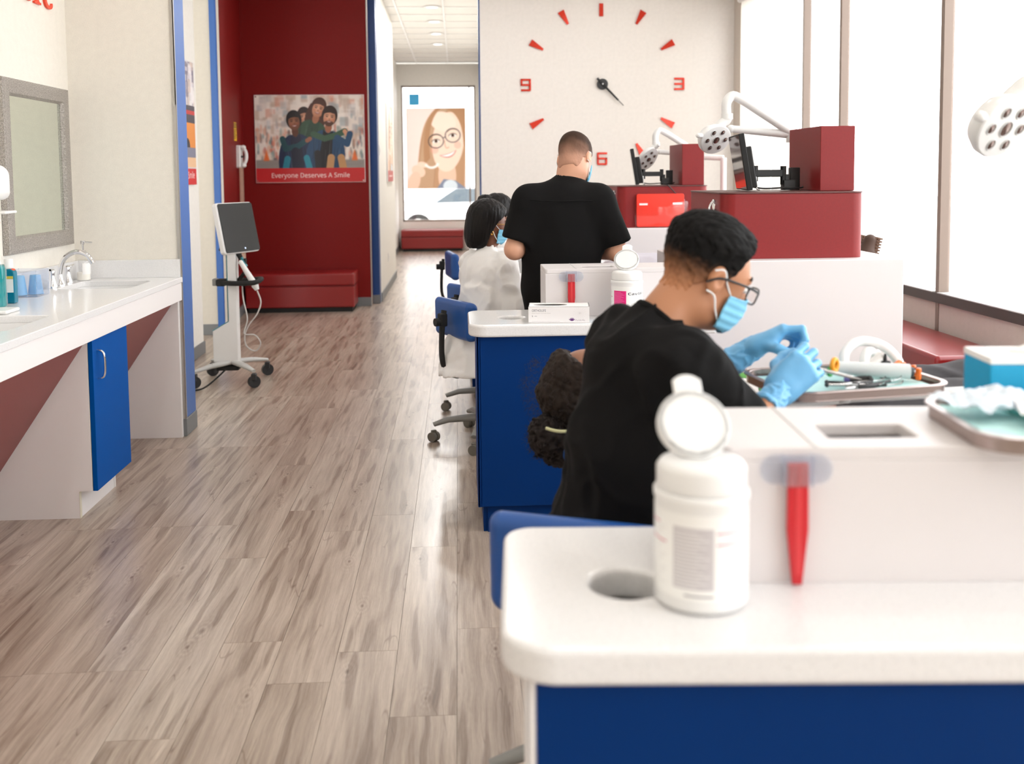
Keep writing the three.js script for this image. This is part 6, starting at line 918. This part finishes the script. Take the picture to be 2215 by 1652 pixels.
  const pf0 = U(ell(Q(0.275, 0.69, 2.82), 0.075, 0.062, 0.075), ell(Q(0.3, 0.65, 2.82), 0.05, 0.045, 0.06), ell(Q(0.25, 0.72, 2.82), 0.045, 0.04, 0.05), 0.03), pf = (x, y, z) => { const d = pf0(x, y, z); return d > 0.04 ? d : d + 2.0 * curlN(x, y, z); }; const puff = mesh('hair_puff', net(pf, Q(0.15, 0.56, 2.95), Q(0.42, 0.79, 2.69), 0.004, () => [0.016, 0.011, 0.01]).translate(-O[0], 0, -O[2]), hairMat(0.7), t, 'loose curly hair puff'); mesh('hair_tie', tube([[0.24, 0.742, -2.755], [0.27, 0.737, -2.74], [0.31, 0.735, -2.74]].map((p) => [p[0] - O[0], p[1], p[2] - O[2] + 0.02]), 0.005, 14, 6), mat('#c9c79a', 0.5), puff, 'pale hair tie');
  const fz = []; for (let i = 0; i < 900; i++) { const lower = i % 2, c = lower ? Q(0.275, 0.685, 2.84) : Q(0.3, 0.83, 2.86), r = lower ? 0.078 : 0.118; let u = nrm([rnd(-1, 1), rnd(-1, 1), rnd(-1, 1)]); if (!lower && (u[0] > 0.15 || u[1] > 0.75)) continue; const p0 = add(c, [u[0] * r, u[1] * r * (lower ? 0.85 : 0.95), u[2] * r], 0.9), w = nrm([rnd(-1, 1), rnd(-1, 1), rnd(-1, 1)]), w2 = crs(u, w), l = rnd(0.012, 0.03), pts = []; for (let k = 0; k <= 6; k++) { const a = k / 6; pts.push(add(add(add(p0, u, l * a), w, 0.006 * Math.sin(a * 8)), w2, 0.006 * Math.cos(a * 8))); } fz.push(tube(pts, 0.00035, 8, 3).translate(-O[0], 0, -O[2])); }
  const frz = mesh('frizz', fz, mat('#1d1310', 0.7), t, 'loose frizzy curls'); frz.userData.kind = 'stuff';
  const bib = canvasTex(256, 256, (g, w, h) => { g.fillStyle = '#efe9e4'; g.fillRect(0, 0, w, h); for (let i = 0; i < 22; i++) { g.fillStyle = ['#5cb53c', '#8fd05a', '#f2d23c', '#e9a0b4', '#4a8f35'][i % 5]; g.beginPath(); g.ellipse(rnd(0, w), rnd(0, h), rnd(14, 34), rnd(8, 20), rnd(0, 3), 0, 7); g.fill(); g.strokeStyle = '#35543a'; g.lineWidth = 2; g.stroke(); } });
  const bg = new THREE.PlaneGeometry(0.28, 0.3, 20, 20).rotateX(-PI / 2), bp = bg.attributes.position; for (let i = 0; i < bp.count; i++) bp.setY(i, 0.9 - 2.1 * bp.getZ(i) * bp.getZ(i) + 0.004 * ns(bp.getX(i) * 30, 0, bp.getZ(i) * 30)); bg.computeVertexNormals();
  mesh('bib', bg.translate(0.76 - O[0], 0, -D - O[2]), mat('#ffffff', 0.7, { map: bib }), t, 'leaf patterned patient bib');
  const chair = (x, d, k, label) => {
    const c = thing('treatment_chair', label, 'treatment chair', [x, 0, d]);
    mesh('base_plate', bx(0.7, 0.05, 0.45, 0.05, 0.025, 0, 0.02, 3), M.lightGrey, c); mesh('lift_column', bx(0.22, 0.46 * k, 0.22, 0.05, 0.05 + 0.23 * k, 0, 0.03, 3), M.lightGrey, c);
    mesh('seat_cushion', bx(1.0, 0.1, 0.5, 0.5, 0.64 * k, 0, 0.045, 4), M.vinylBlue, c); mesh('back_cushion', bx(0.62, 0.09, 0.46, -0.3, 0.64 * k, 0, 0.04, 4), M.vinylBlue, c); mesh('headrest', bx(0.22, 0.07, 0.26, -0.7, 0.655 * k + 0.005, -0.02, 0.033, 4), M.vinylBlue, c, 'blue headrest'); mesh('headrest_bar', bx(0.2, 0.02, 0.05, -0.55, 0.62 * k, 0, 0.005), M.steel, c); mesh('under_frame', bx(1.5, 0.03, 0.3, 0.15, 0.575 * k, 0, 0.01), M.darkGrey, c); return c;
  };
  chair(1.1, 2.72, 1, 'blue reclined treatment chair under the patient with the curly puff');
  chair(1.32, 5.62, 1.17, 'raised treatment chair behind the white panel with the red cabinet');
  const p2 = copy(t, 'patient lying behind the white panel with only a brown ribbed shoe showing', [1.36, 0.112, 5.62]); p2.remove(p2.children.find((c) => c.name === 'bib'));
}
shade(scene);
renderer.render(scene, camera);
